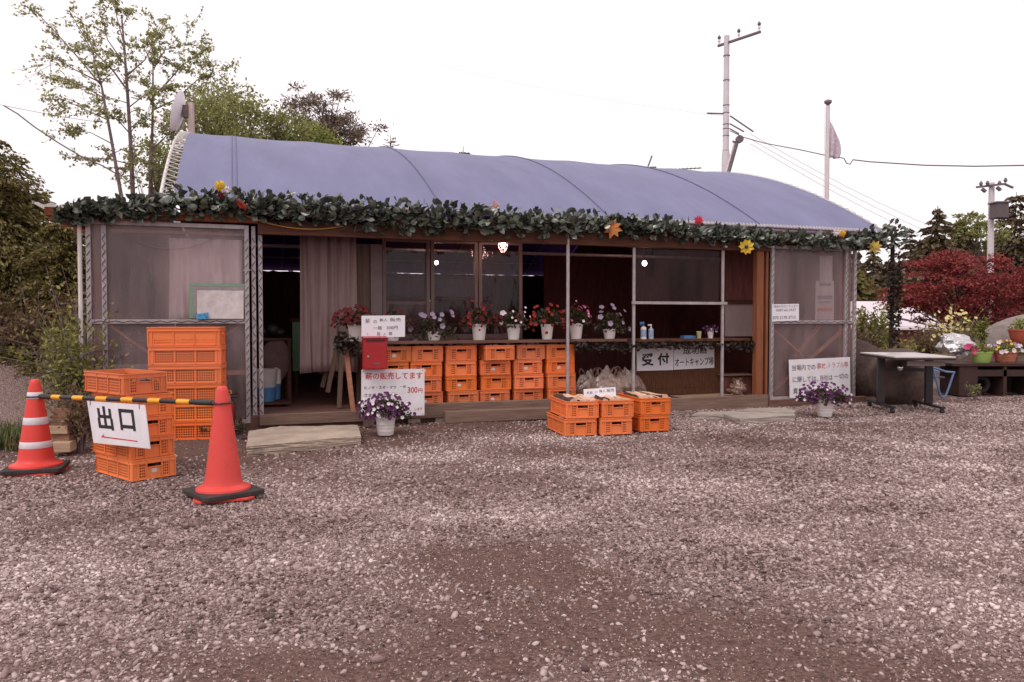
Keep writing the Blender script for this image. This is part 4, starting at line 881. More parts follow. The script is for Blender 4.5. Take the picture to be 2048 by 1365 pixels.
def crate(kind, loc, rz_, label, group, s=1.0, sc=None):
    src = CR[kind]
    if kind not in used: used.add(kind); r = src; r.location = loc; r.rotation_euler = (0, 0, rz_); r['label'] = label; r['group'] = group; r.scale = (s,) * 3
    else: r = dup(src0[kind], loc, rz_, label, group, s)
    if sc: r.scale = sc
    return r
src0 = dict(CR)
for r in CR.values(): del r['_proto']
stk = mat('white_sticker', (.6, .52, .50), .6, .05)
def sticker(c, x=-.0, z=.055, w_=.042, h_=.034): MB().box(x - w_ / 2, x + w_ / 2, -CL / 2 + tp_ - .0035, -CL / 2 + tp_ - .0005, z, z + h_).build('sticker', stk, c)
tp_ = .012
def corner_to_centre(c, rz_, s, left=True):
    """c: world point of the front-left bottom corner (front = short side, -y)"""
    x, y = CWd / 2 * s, CL / 2 * s; ca, sa = math.cos(rz_), math.sin(rz_); return Vector((c.x + x * ca - y * sa, c.y + x * sa + y * ca, 0))
# logs
def make_log(seed, ms):
    g = np.random.default_rng(seed); n_ = 9; vs_ = []; rad = .033
    ang = np.linspace(-1.25, 1.25, 5); prof = [(rad * 1.3 * math.sin(a), rad * 1.3 * math.cos(a) - rad * .6) for a in ang]; prof = [(-x, -z) for x, z in prof] + [(0, rad * .95 + g.uniform(-.01, .012)) ]
    k = len(prof); Ln = .29
    for i in range(n_):
        y = -Ln + 2 * Ln * i / (n_ - 1); bx_, bz_ = .006 * math.sin(i * 1.3 + seed), .005 * math.cos(i + seed)
        for x, z in prof: vs_.append((x * g.uniform(.93, 1.07) + bx_, y, z * g.uniform(.93, 1.07) + bz_))
    mb = MB()
    for i in range(n_ - 1):
        for j in range(k): mb.m = 1 if j < 4 else 0; mb.add([], []); mb.f.append([i*k+j, i*k+(j+1)%k, (i+1)*k+(j+1)%k, (i+1)*k+j]); mb.mi.append(mb.m)
    mb.v = vs_; mb.f += [list(range(k))[::-1], [(n_-1)*k + j for j in range(k)]]; mb.mi += [0, 0]
    return mb
LOGME = {}
def fill_logs(c, rz_, ztop, n_, seed, dark, label, group, s=1.0):
    g = np.random.default_rng(seed)
    for i in range(n_):
        k = (int(g.integers(0, 4)), dark)
        x = (i + .5) / n_ * (CWd - .07) - (CWd - .07) / 2; z = ztop - .02 + g.uniform(-.02, .022); tw = g.normal() * .05
        p = Vector((x * s, g.uniform(-.012, .012), 0)); p.rotate(Euler((0, 0, rz_)))
        if k not in LOGME: o = make_log(k[0] + 10 * dark, LOGD if dark else LOGM).build('firewood_log', LOGD if dark else LOGM, None); LOGME[k] = o.data
        else: o = bpy.data.objects.new('firewood_log', LOGME[k]); COL.objects.link(o)
        o.location = (c.x + p.x, c.y + p.y, z); o.rotation_euler = (g.normal() * .03, g.uniform(-1.1, 1.1) + (math.pi if g.random() < .12 else 0), rz_ + tw); o.scale = (s * g.uniform(.9, 1.25), s * g.uniform(.9, 1.02), s * g.uniform(.9, 1.25)); tag(o, label, 'firewood', group)
ORD = ['leftmost', 'second', 'third', 'fourth', 'fifth', 'rightmost']; ROWN = ['bottom row', 'second lowest row', 'second highest row', 'top row']
g = np.random.default_rng(5)
cols = [(758, 819), (820, 890), (892, 959), (961, 1028), (1029, 1090), (1092, 1154)]
stick = {(1, 0), (1, 2), (3, 0), (3, 2), (4, 2), (5, 2), (2, 1), (0, 3)}
for ci, (a, c) in enumerate(cols):
    u_ = fp((a + c) / 2, 760, .1)[0]
    for row in range(4):
        jr = g.normal() * .035 + (.06 if (ci, row) in ((3, 3),) else 0); ju = g.normal() * .008; jv = g.normal() * .012 + (-.05 if (ci, row) == (3, 3) else 0)
        loc = B(u_ + ju, .10 + jv + CL / 2, .142 + row * .1815)
        pos = f'{ORD[ci]} column' if ci in (0, 5) else f'{ORD[ci]} column from left'
        what = 'firewood-filled orange crate' if row == 3 else ('faded orange crate' if (ci * 3 + row) % 3 == 0 else 'orange crate')
        cr = crate('b' if (ci * 3 + row) % 3 == 0 else 'a', loc, ANG + jr, f'{what}, {ROWN[row]}, {pos} of the crate wall', 'orange crates stacked as a wall under the counter', sc=(1.055, 1, 1))
        if (ci, row) in stick: sticker(cr, x=(-.03 if row != 3 else -.02))
        if row == 3: fill_logs(loc, ANG + jr, .142 + 3 * .1815 + CH, 4, ci, 1, f'old dark firewood log in the top crate, {pos} of the crate wall', f'firewood in the top crate, {pos} of the wall')
for ci, (px, py, rr_) in enumerate(((1130, 873.5, 11.5), (1202.5, 871, 15), (1280.5, 864.5, 17))):
    c0 = gp(px, py); nm = ['left', 'middle', 'right'][ci]
    for row in range(2):
        rr2 = R(rr_ + (2.5 if row == 0 and ci == 0 else 0) + g.normal() * 1.0); cc_ = corner_to_centre(c0, rr2, .97) + Vector((-.02 if (row == 1 and ci == 0) else g.normal() * .008, 0, row * .178))
        if row == 1 and ci == 0: cc_.x += .03
        cr = crate('a', cc_, rr2, ('orange crate of fresh split firewood on top of' if row else 'orange crate at the bottom of') + f' the {nm} pair on the gravel', 'six orange crates in pairs on the gravel', .97)
        if row: fill_logs(cc_, rr2, .178 + CH * .97 + .006, 5, 20 + ci, 0, f'pale split firewood log in the upper {nm} crate on the gravel', f'firewood in the upper {nm} crate on the gravel', .97)
# stack behind the bar and stack by the left panel
c0 = gp(262, 965.5); rr_ = R(50)
STN = ['bottom', 'second from the bottom', 'middle', 'second from the top', 'topmost']
for row in range(5):
    rr2 = rr_ + R([0, 1.2, -1.5, .8, 2.2][row]); x, y = CWd / 2 * .95, CL / 2 * .95
    loc = c0 + Vector((x * math.cos(rr2) - y * math.sin(rr2), x * math.sin(rr2) + y * math.cos(rr2), row * .158)) + Vector(([0, -.008, -.022, -.012, -.055][row], 0, 0))
    cr = crate('b' if row == 4 else 'a', loc, rr2, f'orange crate, {STN[row]} of the five stacked behind the black and yellow bar', 'orange crates stacked behind the striped bar', sc=(.95, .95, .875))
    if row == 0: sticker(cr, x=.0)
    if row == 4: fill_logs(loc, rr2, row * .158 + .11, 4, 40, 1, 'dark firewood log in the topmost crate behind the striped bar', 'firewood in the topmost crate behind the striped bar', .915)
STN = ['bottom', 'second from the bottom', 'third from the bottom', 'third from the top', 'second from the top', 'topmost']
c0 = gp(301, 884); c1 = gp(441, 879.5); dl = c1 - c0; ln = dl.length; rr_ = math.atan2(dl.y, dl.x) - R(90)
for row in range(6):
    rr2 = rr_ + R(g.normal() * .5); cx_ = c0 + dl * .5; nrm = Vector((-dl.y, dl.x, 0)).normalized(); loc = cx_ + nrm * (CWd / 2 * 1.02) + Vector((g.normal() * .004, 0, row * .1845 + .002))
    crate('c' if row == 5 else 'a', loc, rr2, f'orange crate, {STN[row]} of the six stacked against the left film panel', 'orange crates stacked by the left film panel', 1.02)

# ---------------------------------------------------------------- signs, mail box
SV = -.36
mp_ = gp(733, 868); u_m = (mp_ - OO).dot(UU)
r = T('sign_post', 'square weathered post carrying the red box and the firewood signs', 'post', B(fp(737, 760, SV + .06)[0], SV + .06, 0), ANG); MB().box(-.055, .055, -.035, .035, 0, 1.22).build('shaft', WOODGV, r, bevel=.006); MB().box(-.058, .058, -.038, .038, 1.221, 1.235).build('cap', WOODGV, r)
r, q = sign('firewood_sign', 'white board with red and black lettering selling firewood for 300 yen', 'sign', [FPW(723, 740, SV), FPW(849, 738, SV), FPW(849, 831, SV), FPW(722, 834, SV)], SIGNW, .008)
letter(r, q, '薪の販売してます', (.06, .065, .965, .215), INKR, .012)
letter(r, q, 'ヒノキ・スギ・マツ', (.05, .345, .545, .42), INK, .008); letter(r, q, '一箱', (.60, .345, .70, .40), INKG, 0)
letter(r, q, '300', (.725, .385, .885, .51), INKR, .012); letter(r, q, '円', (.90, .42, .965, .51), INKR, .012)
letter(r, q, 'クヌギ・ナラ', (.045, .505, .40, .585), INK, .008); letter(r, q, 'します', (.84, .83, .965, .885), INKR, .006)
MB().add([], [])
mb = MB()
for s_, t_ in ((.03, .03), (.97, .03), (.03, .97), (.97, .97)): c = (q[0].lerp(q[1], s_)).lerp(q[3].lerp(q[2], s_), t_); mb.blob(c - VV * .003, (.006, .004, .006), 1, 0)
mb.build('screw', STEELD, r)
r, q = sign('handwritten_notice', 'small white handwritten notice above the red box', 'notice', [FPW(723, 632, SV - .0), FPW(810, 631, SV), FPW(810, 674, SV), FPW(723, 676, SV)], PAPERW, .005)
letter(r, q, '薪', (.09, .13, .19, .34), INKG); letter(r, q, 'の', (.27, .2, .35, .34), INKG); letter(r, q, '無人', (.41, .13, .59, .28), INKG); letter(r, q, '販売', (.65, .11, .90, .28), INKG)
letter(r, q, '一箱', (.27, .48, .46, .65), INKG); letter(r, q, '300円', (.57, .48, .83, .65), INKG); letter(r, q, '・', (.125, .81, .145, .85), INKG); letter(r, q, '投', (.35, .75, .43, .91), INK); letter(r, q, '入', (.49, .79, .56, .9), INKG); letter(r, q, '箱', (.62, .75, .70, .91), INKG)
u0, z1 = fp(724, 673, SV - .02); u1, z0 = fp(772, 738, SV - .02); bx_ = T('money_box', 'red metal box with slot and lock on the post', 'mail box', B((u0 + u1) / 2, SV - .012, z0), ANG); w_ = (u1 - u0) / 2; h_ = z1 - z0
MB().box(-w_, w_, -.10, 0, 0, h_ * .93).build('body', MAILR, bx_, bevel=.006)
mb = MB().add([(-w_ - .005, -.118, h_ * .935), (w_ + .005, -.118, h_ * .935), (w_ + .005, .002, h_ * .935), (-w_ - .005, .002, h_ * .935), (-w_ - .005, -.118, h_ * .955), (w_ + .005, -.118, h_ * .955), (w_ + .005, .002, h_ * 1.0), (-w_ - .005, .002, h_ * 1.0)], [(0,3,2,1),(4,5,6,7),(0,1,5,4),(1,2,6,5),(2,3,7,6),(3,0,4,7)]).build('lid', MAILR, bx_, bevel=.003)
MB().box(-w_ * .78, w_ * .78, -.1035, -.1005, h_ * .84, h_ * .885).build('slot', INK, bx_)
MB().box(-w_ + .012, w_ - .012, -.103, -.1005, .012, h_ * .80).build('door', MAILR, bx_, bevel=.002)
MB().tube([(-w_ * .62, -.1035, h_ * .40), (-w_ * .62, -.112, h_ * .40)], .011, 14).build('lock', CHROME, bx_, smooth=True)
mb = MB().box(-w_ * .28, w_ * .32, -.1055, -.1035, h_ * .155, h_ * .2).build('window_slot', STEELD, bx_)
# reception banner
v_ = .38
r, q = sign('reception_banner', 'white banner of two sheets with big black lettering under the reception counter', 'sign', [FPW(1273, 694, v_), FPW(1347, 692, v_), FPW(1347, 740.5, v_), FPW(1274, 742.5, v_)], PAPERW, .004, part='left_sheet')
letter(r, q, '受', (.13, .28, .46, .80), INK, .034); letter(r, q, '付', (.56, .28, .88, .80), INK, .034)
base = r.location; q = [FPW(x, y, v_ - .001) - base for x, y in ((1348, 692), (1428.5, 690.5), (1428.5, 736), (1348, 740))]
MB().plate(*q, t=.003).build('right_sheet', PAPERW, r)
letter(r, q, '成功山', (.22, .06, .80, .38), INK, .014); letter(r, q, 'オートキャンプ場', (.02, .52, .98, .88), INK, .012)
# rules sign and phone sign on the right panel, charcoal notice
r, q = sign('rules_sign', 'white board with grey and red rules leaning on the right film panel', 'sign', [FPW(1578, 720, -.05), FPW(1700, 714.5, -.05), FPW(1701, 791, -.065), FPW(1580, 797, -.065)], SIGNW, .007)
letter(r, q, '当場内での', (.04, .14, .42, .29), INKG, .006); letter(r, q, '事故、', (.445, .12, .62, .27), INKRF, .006); letter(r, q, 'トラブル等', (.64, .11, .965, .26), INKRF, .004)
letter(r, q, 'に関しては、', (.05, .45, .46, .60), INKG, .006); letter(r, q, '当社は', (.49, .43, .70, .58), INKG, .006); letter(r, q, '一切の', (.73, .42, .965, .56), INKG, .006)
letter(r, q, '責任を', (.05, .74, .29, .89), INKG, .006)
r, q = sign('phone_notice', 'small white handwritten telephone notice on the right film panel', 'notice', [FPW(1544, 609, -.03), FPW(1598, 608, -.03), FPW(1598, 641.5, -.03), FPW(1544, 643.5, -.03)], PAPERW, .003)
letter(r, q, '御用の方はこちらまで', (.06, .06, .96, .2), INKG, .0); letter(r, q, '0287-62-2537', (.14, .28, .88, .42), INKG, 0); letter(r, q, '070 2170 3713', (.03, .70, .86, .88), INKG, .004)
pc = dp(1199, 783, 8.18)
r, q = sign('charcoal_notice', 'small paper notice standing on the crates before the clear bags', 'notice', [dp(1167, 779, 8.3), dp(1231, 774.5, 8.38), dp(1232.5, 795, 8.36), dp(1168.5, 797, 8.28)], PAPERW, .003)
letter(r, q, '木炭', (.08, .26, .27, .56), INKG); letter(r, q, 'の', (.35, .32, .41, .5), INKG); letter(r, q, '無人', (.48, .17, .68, .46), INKG); letter(r, q, '販売', (.71, .12, .95, .45), INKG)
# poster behind the right film
r, q = sign('notice_poster', 'tall pale poster with coloured bands behind the right film panel', 'poster', [FPW(1632, 562, .12), FPW(1668, 562, .12), FPW(1668, 640, .12), FPW(1630, 640, .12)], PAPERW, .004)
def band(a0, a1, b0, b1, m): MB().plate(*[(q[0].lerp(q[1], a)).lerp(q[3].lerp(q[2], a), b_) - VV * .002 for a, b_ in ((a0, b0), (a1, b0), (a1, b1), (a0, b1))], t=.001).build('printed_band', m, r)
band(.1, .9, .38, .47, mat('band_blue', (.12, .2, .42), .6, .2)); band(.1, .8, .52, .58, mat('band_pale_blue', (.25, .33, .5), .6, .2)); band(.1, .9, .70, .78, mat('band_orange', (.55, .22, .08), .6, .2)); band(.2, .8, .06, .13, mat('band_green', (.12, .25, .12), .6, .2))
r, q = sign('pale_sheet', 'narrow pale sheet hanging above the banded poster behind the right film', 'sheet', [FPW(1640, 512, .14), FPW(1665, 512, .14), FPW(1665, 562, .14), FPW(1640, 562, .14)], PAPERW, .004)

# ---------------------------------------------------------------- cones, striped bar, exit sign
def cone(label, p, h, rbase, rz1, rz2, bands, tilt=(0, 0)):
    r = T('traffic_cone', label, 'traffic cone', (p.x, p.y, 0), 0, 'red traffic cones holding the striped bar')
    def sq(mb, half, z0, z1, rot, ch=.05):
        pts = []
        for k in range(4):
            for a in (-1, 1):
                t = R(90 * k + 45) + rot; c = Vector((math.cos(t), math.sin(t), 0)) * half * 1.414; tn = Vector((-math.sin(t), math.cos(t), 0)); pts.append(c * (1 - ch) + tn * a * half * ch * 1.4)
        n_ = 8; mb.add([(q.x, q.y, z0) for q in pts] + [(q.x, q.y, z1) for q in pts], [tuple(range(n_))[::-1], tuple(range(n_, 16))] + [(i, (i+1) % n_, n_ + (i+1) % n_, n_ + i) for i in range(n_)])
    mb = MB(); sq(mb, .19, .0, .018, rz1, .12); mb.build('base', CONE, r, bevel=.004)
    mb = MB(); sq(mb, .205, .0195, .052, rz2); mb.build('weight', RUBBER, r, bevel=.006)
    rt_ = .036; rr_ = lambda z: rbase + (rt_ - rbase) * (z - .085) / (h - .085)
    prof = [(rbase + .055, .053), (rbase + .052, .066), (rbase + .022, .078), (rbase + .004, .088), (rr_(.11), .11)] + [(rr_(z), z) for z in np.linspace(.15, h - .1, 8)] + [(rr_(h - .1) * .97, h - .085), (.037, h - .035), (.033, h - .012), (.022, h - .002), (0, h)]
    MB().lathe(prof, 40).build('cone_body', CONE, r, smooth=True)
    for a, c in bands: MB().lathe([(rr_(a) + .0005, a), (rr_(a) + .0018, a + .002), (rr_(c) + .0018, c - .002), (rr_(c) + .0005, c)], 40, cap=False).build('reflective_band', BANDW, r, smooth=True)
    return r
cR = gp(447, 993); cL_ = gp(73, 944)
cone('plain red traffic cone on a black weight in front of the shed doorway', cR, .745, .122, R(22), R(43), ())
cone('red traffic cone with three white bands at the far left', cL_, .725, .13, R(8), R(20), ((.195, .245), (.375, .43), (.575, .625)))
b0 = dp(79, 793.5, cL_.y - .02); b1 = dp(432, 806.5, cR.y - .02); ax = (b1 - b0); bl = ax.length; axn = ax.normalized()
r = T('striped_bar', 'black and yellow striped bar hung between the two red cones', 'barrier bar', b0)
MB().tube([axn * .0, ax], .0165, 14).build('bar', BLACKP, r, smooth=True)
for a, c in ((105, 124.5), (150, 171.5), (198, 220), (249, 272), (302, 325.5), (358, 383)):
    f = lambda x: (x - 79) / (432 - 79) * (1 + .10 * (1 - (x - 79) / 353) * 1.0) ; MB().tube([ax * f(a), ax * f(c)], .0182, 14).build('yellow_stripe', YELP, r, smooth=True)
MB().tube([ax * .90, ax * .985], .0195, 14).build('sleeve', BLACKP, r, smooth=True); MB().tube([ax * .015, ax * .085], .0195, 14).build('sleeve', BLACKP, r, smooth=True)
for c0_, rad_, e in ((cL_, .062, Vector((0, 0, 0))), (cR, .062, ax)):
    cen = Vector((c0_.x, c0_.y, (b0 + e).z)) - b0; mb = MB(); mb.tube([cen + Vector((rad_ * math.cos(t), rad_ * math.sin(t), 0)) for t in np.linspace(0, 6.2832, 33)], .006, 6, cap=False); mb.build('ring', BLACKP, r, smooth=True)
def bary(px): f = (px - 79) / (432 - 79) * (1 + .10 * (1 - (px - 79) / 353)); return b0 + ax * f
d_ = [bary(x).y for x in (174, 289)]
r, q = sign('exit_sign', 'white board with black exit characters and a red arrow hanging from the striped bar', 'sign', [dp(174, 802, d_[0] - .02), dp(289.5, 810.5, d_[1] - .02), dp(300, 898, d_[1] - .05), dp(187, 886, d_[0] - .05)], SIGNW, .006)
letter(r, q, '出', (.15, .10, .42, .66), INK, .031); letter(r, q, '口', (.54, .13, .80, .63), INK, .030)
F2 = lambda a, b_: (q[0].lerp(q[1], a)).lerp(q[3].lerp(q[2], a), b_) - Vector((0, .0025, 0))
MB().add([F2(.16, .845), F2(.215, .765), F2(.215, .82), F2(.80, .845), F2(.80, .87)], [(0, 4, 3, 2, 1)]).build('arrow', INKR, r)
mb = MB()
for s_ in (.06, .91): p_ = q[0].lerp(q[1], s_); mb.tube([p_ - Vector((0, .003, .03)), p_ + Vector((0, 0, .035))], .0025, 5)
mb.build('tie', WIRE, r)
# fire extinguisher behind the right cone
p = gp(459, 872); r = T('fire_extinguisher', 'red fire extinguisher standing behind the plain red cone', 'fire extinguisher', (p.x, p.y, 0))
MB().lathe([(.05, 0), (.055, .01), (.055, .31), (.045, .345), (.02, .36)], 24).build('cylinder', MAILR, r, smooth=True); MB().lathe([(.019, .361), (.019, .40), (.012, .41)], 14).build('valve', STEEL, r, smooth=True)
mb = MB().bar((-.01, 0, .415), (.09, .0, .43), .016, .014); mb.bar((0, 0, .40), (.085, 0, .385), .016, .01); mb.build('handle', BLACKP, r)
MB().tube([(-.02, -.03, .44) if False else (.012 + .02 * math.cos(t), -.022, .445 + .02 * math.sin(t)) for t in np.linspace(0, 6.28, 17)], .005, 6, cap=False).build('pin_ring', YELP, r)
MB().tube([(.02, 0, .39), (.08, -.03, .33), (.075, -.05, .2), (.06, -.055, .12)], .009, 8).build('hose', BLACKP, r, smooth=True)
# pile of wood blocks behind the left cone
blk = [wood('cut_block_face', (.28, .155, .10), (.42, .26, .18), 0), wood('cut_block_dark', (.20, .10, .062), (.33, .18, .12), 0), wood('cut_block_pale', (.36, .235, .155), (.50, .35, .24), 0)]
bp_ = [((92, 838, 104, 818), 6.9, .3, 0), ((104, 852, 138, 816), 6.85, .1, 1), ((98, 868, 139, 851), 6.8, .05, 2), ((102, 885, 144, 868), 6.85, .0, 1), ((97, 904, 135, 885), 6.75, .3, 2)]
blab = ['topmost block', 'tall brown block', 'narrow pale block', 'dark middle block', 'pale bottom block']
for i, ((x0, y0, x1, y1), Y, rt_, mi) in enumerate(((104, 838, 140, 818, ) and b_ for b_ in [((104, 836, 138, 817), 6.9, .15, 1), ((103, 852, 137, 836), 6.9, .12, 1), ((99, 868, 137, 852), 6.87, .08, 2), ((103, 884, 143, 868), 6.9, .0, 1), ((99, 905, 134, 885), 6.8, .25, 2)])):
    a = dp(x0, y0, Y); c = dp(x1, y1, Y); o = T('wood_block', ['brown top wood block', 'second wood block from the top', 'pale wood block in the middle', 'darker wood block above the lowest', 'pale lowest wood block'][i] + ' of the pile behind the left cone', 'wood block', ((a.x + c.x) / 2, Y + .1, max(0, a.z)), R([8, 6, 0, -4, 14][i]), 'wood blocks piled behind the left cone')
    w2 = abs(c.x - a.x) / 2; h2 = (c.z - a.z) * .99; MB().box(-w2, w2, -.12, .14, 0, h2).build('block', blk[mi], o, bevel=.004)
# stone step and paving
def slabpoly(name, label, pxs, ztop, m, t, cat='slab', seed=0, sub=6, amp=.012):
    P = [gp(x, y, ztop) for x, y in pxs]; base = sum(P, Vector()) / len(P); base.z = 0; r = T(name, label, cat, base); bm = bmesh.new()
    vb = [bm.verts.new((p.x - base.x, p.y - base.y, ztop - t)) for p in P]; f = bm.faces.new(vb); f.normal_update()
    if f.normal.z > 0: f.normal_flip()
    ret = bmesh.ops.extrude_face_region(bm, geom=[f]); bmesh.ops.translate(bm, verts=[v for v in ret['geom'] if isinstance(v, bmesh.types.BMVert)], vec=(0, 0, t))
    bmesh.ops.subdivide_edges(bm, edges=bm.edges[:], cuts=sub, use_grid_fill=True); bmesh.ops.triangulate(bm, faces=[f for f in bm.faces if len(f.verts) > 4])
    gg = np.random.default_rng(seed)
    for v in bm.verts: v.co += Vector(gg.normal(size=3)) * amp * (.6 if v.co.z > ztop - .01 else 1)
    me = bpy.data.meshes.new('slab'); bm.to_mesh(me); bm.free(); me.materials.append(m); o = bpy.data.objects.new('slab', me); COL.objects.link(o); o.parent = r
    return r
slabpoly('stone_step', 'rough pale concrete step slab before the shed doorway', [(494, 893), (722, 872), (716, 850), (560, 853), (497, 862)], .075, CONC, .10, 'step', 1, 9, .0045)
slabpoly('paving_slab', 'longer pale paving slab lying on the gravel before the reception counter', [(1385, 829), (1448, 829), (1480, 838), (1494, 838), (1590, 831), (1588, 826), (1518, 823), (1470, 822), (1400, 824)], .055, CONC2, .075, 'slab', 2, 3, .003)
slabpoly('paving_slab', 'shorter pale paving slab touching the deck before the right film panel', [(1472, 821), (1520, 822), (1588, 825), (1592, 822), (1570, 816), (1500, 817)], .075, CONC2, .09, 'slab', 3, 3, .003)
p0 = gp(891, 848); p1 = gp(1102, 838.5); r = T('timber_beam', 'grey weathered timber lying on the gravel under the wall of crates', 'timber', ((p0 + p1) / 2), math.atan2((p1 - p0).y, (p1 - p0).x)); hl = (p1 - p0).length / 2
MB().box(-hl, hl * .98, 0, .12, 0.0, .135).build('beam', WOODG, r, bevel=.008)
for px, lab in ((828, 'small square block under the kerb beam left of the grey timber'), (882, 'low flat block under the kerb beam at the left end of the grey timber')):
    p = FPW(px, 848, -.05); r = T('support_block', lab, 'block', (p.x, p.y, 0), ANG); MB().box(-.07, .07, -.02, .15, -.01, .05).build('block', CONC, r)

# ---------------------------------------------------------------- table, rocks, bench and pots on the right
tc_ = gp(1808, 708.5, .72); tc_ = Vector((5.12, 10.15, 0)); r = T('folding_table', 'grey topped black rolling table on the gravel by the right end of the shed', 'table', tc_, R(-5))
MB().box(-.36, .36, -.60, .60, .705, .725).build('table_top', mat('grey_laminate', (.52, .46, .45), .35, .06), r, bevel=.004); MB().box(-.362, .362, -.602, .602, .68, .7045).build('edge_board', BLACKM, r)
for s in (-1, 1):
    MB().box(s * .30 - .045, s * .30 + .045, -.03, .03, .09, .68).build('leg', BLACKM, r, bevel=.004)
    ft = MB().box(s * .30 - .03, s * .30 + .03, -.42, .42, .06, .09).build('foot', BLACKM, r, bevel=.004)
    for y in (-.39, .39):
        mb = MB(); mb.tube([(s * .30 - .02, y, .028), (s * .30 + .02, y, .028)], .028, 14); mb.box(s * .30 - .012, s * .30 + .012, y - .012, y + .012, .03, .06); mb.build('caster', BLACKP, ft)
MB().box(-.255, .255, -.02, .02, .50, .545).build('cross_bar', BLACKM, r); MB().box(-.15, .30, -.45, -.43, .60, .66).build('tray', mat('grey_tray', (.25, .2, .19), .6, .1), r)
MB().blob((-.14, -.2, .56), (.035, .035, .045), 2, 0).build('adjuster', CHROME, r, smooth=True)
def rock(name, label, p, rad, m, seed, amp=.16, z=.0, cat='rock', rzv=0, sub=4, flat=False):
    r = T(name, label, cat, (p.x, p.y, z), rzv); MB().blob((0, 0, rad[2] * .75), rad, sub, amp, seed, 4.5 if flat else 1.7).build('cover' if flat else 'stone', m, r, smooth=not flat); return r
rock('boulder', 'squat brown boulder standing behind the black rolling table', Vector((5.45, 11.0, 0)), (.40, .38, .46), ROCK, 4, .10)
rock('boulder', 'dark brown boulder half hidden by the right corner of the shed', Vector((5.35, 12.3, 0)), (.62, .4, .50), ROCK, 5, .14)
pb = dp(2052, 700, 13.6); rock('boulder', 'big grey boulder rising at the right edge behind the flower pots', Vector((pb.x + .1, 13.7, .45)), (.85, .7, .74), ROCKG, 8, .10)
pf = dp(1917, 705, 12.9); rock('wrapped_mound', 'crumpled silver sheet heaped over a mound behind the green bowl', Vector((pf.x, 13.0, .52)), (.28, .25, .25), FOIL, 9, .17, z=.52, cat='mound', sub=3, flat=True)
# dark bench box, timber rail, tyre
gb0 = gp(1918, 792); by_ = gb0.y
BENCHM = mat('dark_bench_timber', (0.04, 0.018, 0.015), 0.8, 0.3, 4)
r = T('planter_bench', 'dark low timber bench with open compartments carrying the flower pots', 'bench', (gb0.x, by_, 0), R(0))
MB().box(-.12, 1.75, -.02, .62, .455, .50).build('bench_top', BENCHM, r, bevel=.004)
for x in (0, .68, 1.12, 1.66): MB().box(x, x + (.28 if x == 0 else .05), .0, .55, 0, .454).build('side_panel', BENCHM, r)
MB().box(0.281, 1.66, .5, .54, 0, .454).build('back_panel', BENCHM, r); MB().box(.281, 1.659, .0, .03, .30, .40).build('rail', BENCHM, r)
tp2 = T('old_tyre', 'old tyre stored in the bench under the green bowl', 'tyre', (gb0.x + .48, by_ + .25, .16), 0); mb = MB(); mb.tube([(.11 * math.cos(t), 0, .11 * math.sin(t)) for t in np.linspace(0, 6.2832, 29)], .045, 10, cap=False); mb.build('tread', RUBBER, tp2, smooth=True)
p0 = dp(1790, 727, 12.75); r = T('timber_rail', 'wide weathered timber rail running behind the table and the bench', 'rail', (p0.x + 1.3, 12.8, .36)); MB().box(-1.1, 1.4, 0, .16, 0, .24).build('beam', WOODG, r, bevel=.008)
for x in (-.9, 1.2): MB().box(x, x + .15, .02, .14, -.36, -.001).build('support', ROCK, r)
# blue folding chair
pc_ = gp(1880, 797); r = T('folding_chair', 'blue tube folding chair beside the dark bench', 'chair', (pc_.x, pc_.y, 0), R(15))
for y in (0, .34):
    MB().tube([(-.17, y, .47), (-.02, y, .43), (.09, y, .395), (.26, y, .38)], .016, 8).build('arm_tube', BLUES, r, smooth=True)
    MB().tube([(-.14, y, .45), (-.04, y, .18), (.0, y, .04), (.04, y, .012), (.10, y, .03), (.16, y, .16), (.24, y, .37)], .015, 8).build('leg_tube', BLUES, r, smooth=True)
MB().box(-.14, .10, .015, .325, .30, .32).build('seat', mat('dark_seat', (.07, .06, .08), .7, .2), r); MB().tube([(-.17, .0, .47), (-.17, .34, .47)], .015, 8).build('back_tube', BLUES, r)
# pots on the bench
def bpos(px, dy): a = dp(px, 728, by_ + dy); return Vector((a.x, by_ + dy, .50))
r = potplant('flower_pot', 'lime green bowl pot of magenta flowers on the dark bench', bpos(1963, .22), .155, .17, GREENP, .20, .15, 160, [(BL['mag'], 9)], 21, leafm=LEAF_S)
potplant('flower_pot', 'terracotta pot of white and yellow flowers beside the lime green bowl', bpos(2010, .22), .17, .175, TERRA, .20, .16, 220, [(BL['bigw'], 14), (BL['yel'], 12), (BL['lil'], 5)], 22, leafm=LEAF_S, ridges=3)
a = dp(2046, 685, 12.8); potplant('flower_pot', 'orange pot of fresh green leaves at the far right edge', Vector((a.x, 12.85, .80)), .19, .21, TERRA2, .16, .22, 260, [], 23, leafm=LEAF_G)
st_ = T('pot_stand', 'dark stand under the orange pot at the far right edge', 'stand', (a.x + .05, 12.85, 0)); MB().box(-.30, .9, -.15, .25, .72, .80).build('top', DARKW, st_); MB().box(-.25, -.17, -.1, .2, 0, .719).build('leg', DARKW, st_); MB().box(.6, .68, -.1, .2, 0, .719).build('leg', DARKW, st_)

